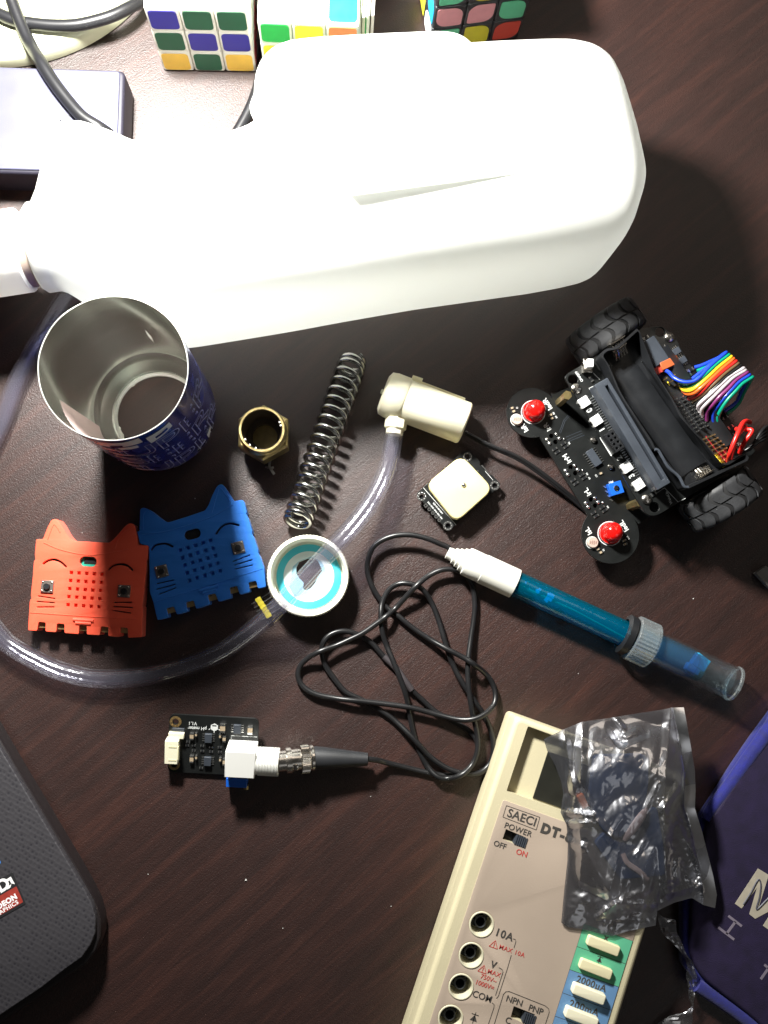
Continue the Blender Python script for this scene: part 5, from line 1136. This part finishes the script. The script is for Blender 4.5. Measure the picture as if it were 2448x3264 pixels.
q = fr(1200, 1185, B1+3); mb = MB(); mb.box((q.x, q.y, B1+2.3), (7.4, 7.0, 4.6), 17); tb = mb.build('blue_trimmer', 'trimblue', rob, bevel=.2)
mb = MB(); mb.lathe([(1.6, 4.4), (1.6, 4.95), (1.2, 5.1)], (q.x, q.y, B1), seg=20); mb.build('trimmer_dial', 'nickel', tb)
mb = MB(); mb.box((q.x, q.y, B1+5.15), (2.2, .5, .1), 60); mb.box((q.x, q.y, B1+5.15), (2.2, .5, .12), 150); mb.build('dial_slot', 'blackpl', tb)
mb = MB()
for dx, dy in ((-110, -20), (-90, 30), (-65, 80), (-40, 120)): qq = fr(1195+dx, 1190+dy, B1); mb.box((qq.x, qq.y, B1+.3), (1.6, .7, .6), -35)
mb.build('trimmer_pins', 'solder', tb)
# silkscreen of both boards
tx = MB(); TA = 122
for s_, x, y, sz in (('lsR', 240, 545, 3.9), ('ledR', 483, 292, 3.9), ('irR', 480, 535, 3.9), ('irM', 690, 868, 4.1), ('irL', 905, 1222, 4.1), ('lsL', 915, 1635, 3.9), ('ledL', 1290, 1580, 3.9)):
    tx.text(s_, sz, TM(fr(x, y, B1+.05), TA), .08)
tx.text('PR1', 1.7, TM(fr(1152, 1118, B1+.05), 200), .05)
for s_, x, y in (('R8', 548, 390), ('R9', 575, 428), ('R2', 712, 705), ('R3', 900, 1030), ('C3', 998, 1050), ('R7', 925, 1075), ('R4', 1120, 1380), ('S2', 1075, 1835), ('R10', 1335, 1705), ('S1', 160, 330)): tx.text(s_, 1.3, TM(fr(x, y, B1+.05), TA), .03)
for pts in (((620, 600), (665, 470), (715, 415)), ((690, 670), (850, 590)), ((710, 720), (870, 620)), ((640, 560), (640, 500))):
    pass
for s_, x, y in (('0', 926, 355), ('1', 1060, 562), ('2', 1245, 862), ('3', 1372, 1050)): tx.text(s_, 4.4, TM(fr(x, y, B2+.05), TA), .12)
tx.text('ON/OFF', 1.8, TM(f2(118, 665, B2+.05), TA), .04); tx.text('WakeUp', 2.0, TM(f2(850, 1655, B2+.05), TA-10), .04)
def tline(pts, w=.3, f=f2, z=B2): tx.plate(slot([f(x, y, z) for x, y in pts], w), [], z+.0, z+.07)
tline([(262, 732), (198, 762), (230, 825)]); tline([(700, 1555), (748, 1618), (815, 1575), (925, 1690), (985, 1660)]); tline([(290, 1165), (380, 1312)], .7); tline([(655, 412), (725, 388), (735, 400)]); tline([(800, 525), (770, 500)]); tline([(235, 640), (285, 690)])
for i in range(40):
    t = i/39
    if .33 < t < .52: continue
    a = Vector((228, 832))*(1-t)+Vector((688, 1562))*t; b = a+Vector((20, -9)); tx.plate(thick_line(f2(a.x, a.y, B2), f2(b.x, b.y, B2), .34), [], B2, B2+.1)
tx.build('white_lettering', 'silk', rob, smooth=0)
tx = MB()
for pts in (((620, 600), (668, 470), (718, 415)), ((606, 590), (655, 460), (700, 410)), ((690, 670), (850, 600)), ((700, 690), (870, 620)), ((680, 640), (840, 575))): tx.plate(slot([fr(x, y, B1) for x, y in pts], .22), [], B1, B1+.05)
tx.build('circuit_traces', 'greyblk', rob, smooth=0)
# rgb lights
for x, y in ((162, 872), (262, 1022), (508, 1404), (606, 1546)):
    q = f2(x, y, B2+1.6); mb = MB(); mb.box((q.x, q.y, B2+.9), (5.4, 5.4, 1.7), ra+90); l_ = mb.build('rgb_light', 'white', rob, bevel=.15)
    mb = MB(); mb.lathe([(1.8, 0), (1.7, .08)], (q.x, q.y, B2+1.72), seg=24); mb.build('lens', 'whitepl', l_); mb = MB(); mb.lathe([(.28, 0), (.28, .1)], (q.x, q.y, B2+1.76), seg=8); mb.build('light_die', 'ink', l_)
    mb = MB()
    for s1_ in (-1, 1):
        for s2_ in (-1, 1): mb.box(Vector((q.x, q.y, B2+.25))+wa*s1_*1.7+wf*s2_*3.0, (1.2, 1.5, .4), ra)
    mb.build('light_pins', 'solder', l_)
def screw(q, z, r_):
    mb = MB(); mb.lathe([(r_, 0), (r_, .8), (r_*.75, 1.5), (.1, 1.8)], (q.x, q.y, z), seg=24, capb=False); s_ = mb.build('screw', 'nickel', rob)
    mb = MB(); a_ = random.random()*90; mb.box((q.x, q.y, z+1.72), (r_*1.1, .42, .3), a_); mb.box((q.x, q.y, z+1.72), (r_*1.1, .42, .32), a_+90); mb.build('cross_slot', 'ink', s_, smooth=0)
for x, y in ((90, 765), (665, 1668), (852, 345), (1432, 1235)): screw(f2(x, y, B2), B2, 2.7)
for x, y in ((967, 676), (1148, 958)): screw(fr(x, y, B1), B1, 1.75)
# edge connector slot
sA, sB = f2(322, 742, B2+11), f2(790, 1522, B2+11); sc_ = (sA+sB)/2; sl = (sB-sA).length+6; sang = math.degrees(math.atan2((sB-sA).y, (sB-sA).x))
scn = Vector((-(sB-sA).y, (sB-sA).x, 0)).normalized()
slotp = rrect(XY(sc_+scn*1.4), sl-7, 1.6, .1, sang)
mb = MB(); mb.plate(rrect(XY(sc_), sl, 8.4, .6, sang), [slotp], B2+.2, B2+10.5, .35); mb.build('edge_connector', 'greyblk', rob, smooth=30)
mb = MB(); mb.plate(slotp, [], B2+.2, B2+4, 0); mb.build('slot_floor', 'ink', rob)
mb = MB()
for i in range(40):
    t = (i+.5)/40-.5; mb.box(Vector((sc_.x, sc_.y, B2+1))+(sB-sA).normalized()*t*(sl-8)-scn*5.6, (.5, 2.6, .4), sang)
mb.build('connector_pins', 'solder', rob, smooth=0)
# female header
hq = f2(408, 1192, B2+8); mb = MB(); hp_ = rrect(XY(hq), 11.2, 5.6, .2, ra)
hl = [rrect((hq.x+wa.x*u*2.54+wf.x*v*2.54, hq.y+wa.y*u*2.54+wf.y*v*2.54), 1.25, 1.25, .1, ra, 1) for u in (-1.5, -.5, .5, 1.5) for v in (-.5, .5)]
mb.plate(hp_, hl, B2+.1, B2+8.2, .1); mb.build('female_header', 'blackpl', rob, smooth=20)
# power switch, jack
q = f2(190, 575, B2+4); mb = MB(); mb.box((q.x, q.y, B2+2), (7.5, 5, 4), ra-35); s_ = mb.build('power_switch', 'nickel', rob, bevel=.2)
mb = MB(); mb.box((q.x+.6, q.y+.6, B2+5), (4.6, 3.4, 4.2), ra-35); mb.build('switch_slider', 'white', s_, bevel=.3)
q = f2(212, 690, B2); smd(rob, Matrix.Identity(4), q.x, q.y, B2, 3, 1.6, ra, 'blackpl')
q = f2(722, 470, B2+4); mb = MB(); mb.box((q.x, q.y, B2+3.2), (15, 9.5, 6.4), ra); mb.build('power_jack', 'greyblk', rob, bevel=.4)
for x, y in ((818, 440), (800, 430), (980, 632), (1025, 612), (1305, 1000), (1350, 1078), (1390, 1130), (722, 1625), (660, 350), (625, 372), (1010, 660)): q = f2(x, y, B2); smd(rob, Matrix.Identity(4), q.x, q.y, B2, 3.2, 1.8, ra+90, 'blackpl', .8)
for x, y in ((905, 465), (955, 540)): q = f2(x, y, B2); soic(rob, Matrix.Identity(4), q.x, q.y, B2, 3.4, 4.4, 4, ra, .9)
# battery holder
bo_ = [(292, 480), (330, 440), (420, 425), (590, 272), (612, 300), (650, 400), (745, 640), (870, 830), (960, 990), (1060, 1120), (1160, 1225), (1240, 1330), (1290, 1385), (1330, 1390), (1480, 1300), (1502, 1320), (1498, 1350), (1010, 1580), (985, 1570), (940, 1500), (860, 1410), (800, 1330), (760, 1270), (725, 1262), (700, 1210), (480, 860), (430, 770), (345, 560)]
BT = B2+15
bp_ = round_poly([XY(f2(x, y, BT-3)) for x, y in bo_], 2, 3)
cen = Vector((sum(p[0] for p in bp_)/len(bp_), sum(p[1] for p in bp_)/len(bp_)))
mb = MB(); mb.plate(bp_, [], B2+.3, B2+2.2, 0); mb.build('battery_holder_floor', 'blackpl', rob, smooth=30)
mb = MB(); mb.tube([Vector((x, y, BT-3)) for x, y in bp_], .9, 4, closed=True)
wl = MB(); wn = len(bp_)
for x, y in bp_:
    d = (Vector((x, y))-cen).normalized(); wl.v += [Vector((x, y, B2+.3)), Vector((x, y, BT-3)), Vector((x-d.x*1.4, y-d.y*1.4, BT-3)), Vector((x-d.x*1.4, y-d.y*1.4, B2+2))]
for i in range(wn):
    j = (i+1) % wn; wl.f += [(4*i, 4*j, 4*j+1, 4*i+1), (4*i+1, 4*j+1, 4*j+2, 4*i+2), (4*i+2, 4*j+2, 4*j+3, 4*i+3)]
wl.m = [0]*len(wl.f); wl.build('battery_holder_wall', 'blackpl', rob, smooth=40)
# rounded cradle and ridges inside
ca_, cb_ = f2(560, 560, B2+2), f2(1180, 1440, B2+2); cd_ = (cb_-ca_).normalized(); cn_ = Vector((-cd_.y, cd_.x, 0))
for s_ in (-10.5, 9.5):
    mb = MB(); n_ = 10; vs = []
    for e_ in (ca_+cd_*2, cb_-cd_*6):
        for i in range(n_+1):
            a = math.pi*(i/n_); vs.append(e_+cn_*(s_+math.cos(a)*8.4)+Vector((0, 0, 8.6-math.sin(a)*8.0)))
    mb.add(vs, [(i, i+1, n_+2+i, n_+1+i) for i in range(n_)]); mb.build('battery_cradle', 'blackpl', rob, smooth=60)
mb = MB(); mb.tube(catmull([f2(x, y, BT-1.5) for x, y in ((735, 1262), (765, 1270), (800, 1330), (850, 1410), (930, 1480), (975, 1560), (1010, 1570))], 6), .8, 6); mb.build('rim_wire', 'greyblk', rob)
for cx_, cy_, z_ in ((450, 470, B2+7), (435, 410, B2+9), (1130, 1440, B2+6)):
    q = f2(cx_, cy_, z_); mb = MB()
    mb.tube([q+wa*0+wf*(t*.42-4)+Vector((0, 0, 2.6*math.sin(t*1.6)))+wa*2.6*math.cos(t*1.6) for t in range(20)], .5, 6); mb.box(q+wa*(2 if cy_ > 900 else -2), (.6, 9, 7), ra); mb.build('battery_contact', 'nickel', rob)
# pin rows
def row(a, b, n_, m_, pm, z0_=B2, hgt=7):
    mb = MB(); pn = MB(); A_, B_ = f2(*a, z0_+3), f2(*b, z0_+3)
    for i in range(n_):
        q = A_+(B_-A_)*(i/(n_-1)); mb.box((q.x, q.y, z0_+1.4), (2.3, 2.5, 2.5), ra); pn.box((q.x, q.y, z0_+hgt/2), (.64, .64, hgt), ra)
    h_ = mb.build('header_strip', m_, rob, smooth=0); pn.build('header_pins', pm, h_, smooth=0)
row((895, 860), (1070, 1120), 10, 'yellow', 'solder'); row((945, 840), (1110, 1090), 10, 'blackpl', 'solder'); row((985, 830), (1150, 1075), 10, 'blackpl', 'solder', hgt=6)
row((1130, 1180), (1300, 1385), 8, 'yellow', 'gold'); row((1165, 1165), (1340, 1365), 8, STK['darkred'], 'gold'); row((1200, 1150), (1370, 1340), 8, STK['darkred'], 'gold'); row((800, 700), (850, 720), 2, 'yellow', 'gold', hgt=9); row((870, 670), (900, 740), 2, STK['red'], 'gold', hgt=8)
mb = MB(); q = f2(850, 558, B2+5); mb.box((q.x, q.y, B2+4), (10.5, 4.6, 5), ra+82); mb.build('orange_plug', 'orangebit', rob, bevel=.4)
mb = MB(); q = f2(772, 605, B2+5); mb.box((q.x, q.y, B2+3), (6, 4.4, 4.4), ra+82); mb.build('red_plug', STK['red'], rob, bevel=.3)
WC = dict(blue=(.01, .05, .50), green=(.0, .26, .16), yellow=(.80, .55, .02), orange=(.80, .13, .02), red=(.70, .02, .015), brown=(.14, .085, .04), black=(.012, .012, .012), white=(.58, .52, .55), grey=(.50, .45, .47), purple=(.18, .025, .13))
WM = {k_: mat('wire_' + k_, v_, .35, coat=.2) for k_, v_ in WC.items()}
ws = [('blue', [(818, 615), (850, 632), (890, 675), (960, 708), (1040, 708), (1100, 675), (1170, 600), (1235, 540), (1310, 478)]), ('green', [(925, 700), (965, 738), (1020, 742), (1080, 710), (1160, 640), (1240, 565), (1330, 497)]),
      ('yellow', [(940, 740), (975, 775), (1030, 778), (1090, 740), (1180, 660), (1260, 585), (1350, 513)]), ('orange', [(965, 780), (1000, 806), (1055, 800), (1110, 760), (1200, 680), (1280, 605), (1368, 530)]),
      ('red', [(1015, 845), (1060, 830), (1110, 795), (1190, 715), (1290, 625), (1388, 550)]), ('brown', [(1045, 870), (1080, 848), (1140, 800), (1230, 715), (1310, 640), (1405, 568)]), ('black', [(1060, 905), (1095, 875), (1160, 820), (1250, 735), (1330, 660), (1422, 588)]),
      ('white', [(1098, 945), (1092, 905), (1130, 860), (1200, 800), (1290, 715), (1360, 655), (1450, 605)]), ('grey', [(1120, 990), (1120, 935), (1160, 885), (1230, 815), (1310, 735), (1380, 672), (1465, 622)]), ('purple', [(1160, 1025), (1165, 950), (1205, 900), (1260, 835), (1340, 760), (1400, 695), (1482, 640)]),
      ('blue', [(1215, 1050), (1215, 965), (1250, 905), (1305, 835), (1370, 765), (1430, 705), (1500, 660)]), ('green', [(1262, 1085), (1252, 1000), (1280, 930), (1330, 855), (1395, 785), (1450, 725), (1524, 678)])]
for k_, pts in ws:
    n_ = len(pts); zs = [B2+4+13*math.sin(math.pi*.5*min(1, i/(n_-1)*1.35)) for i in range(n_)]
    p3 = [f2(x, y, z) for (x, y), z in zip(pts, zs)]
    e_ = p3[-1]; bk = (p3[-1]-p3[-2]).normalized()
    p3 += [e_+bk*1.3+Vector((0, 0, -2)), e_+bk*.2+Vector((0, 0, -5)), e_-bk*8+Vector((0, 0, -8)), e_-bk*26+Vector((1, 1, -11))]
    mb = MB(); mb.tube(catmull(p3, 6), 1.08, 10); mb.build('ribbon_wire', WM[k_], rob, smooth=80)
for k_, pts in (('blue', [(1495, 690), (1440, 790), (1395, 880), (1300, 950)]), ('green', [(1520, 690), (1460, 800), (1415, 890), (1325, 975)]), ('blue', [(1290, 500), (1200, 540), (1120, 575), (1060, 592)]), ('green', [(1240, 545), (1160, 590), (1080, 622)])):
    mb = MB(); mb.tube(catmull([f2(x, y, B2+8-i*1.2) for i, (x, y) in enumerate(pts)], 6), 1.08, 10); mb.build('ribbon_wire', WM[k_], rob, smooth=80)
for pts in (((1332, 1372, B2+5), (1350, 1290, B2+14), (1400, 1160, B2+17), (1445, 1060, B2+14), (1480, 1030, B2+10), (1512, 1040, B2+4)), ((1428, 1285, B2+3), (1470, 1200, B2+12), (1528, 1110, B2+14), (1470, 1100, B2+11), (1400, 1095, B2+5)), ((1475, 1075, B2+12), (1410, 1150, B2+14), (1345, 1360, B2+6))):
    mb = MB(); mb.tube(catmull([f2(*p_) for p_ in pts], 8), 1.25, 10); mb.build('red_wire', WM['red'], rob, smooth=80)
for i in range(4):
    mb = MB(); mb.tube(catmull([f2(1440+i*22, 1290-i*6, B2+3), f2(1540+i*10, 1230-i*20, B2+6), f2(1640, 1170-i*30, B2+4), f2(1760, 1120-i*25, 20), f2(1900, 1080-i*20, 6)], 6), .9, 8); mb.build('black_wire', 'blackrub', rob, smooth=80)
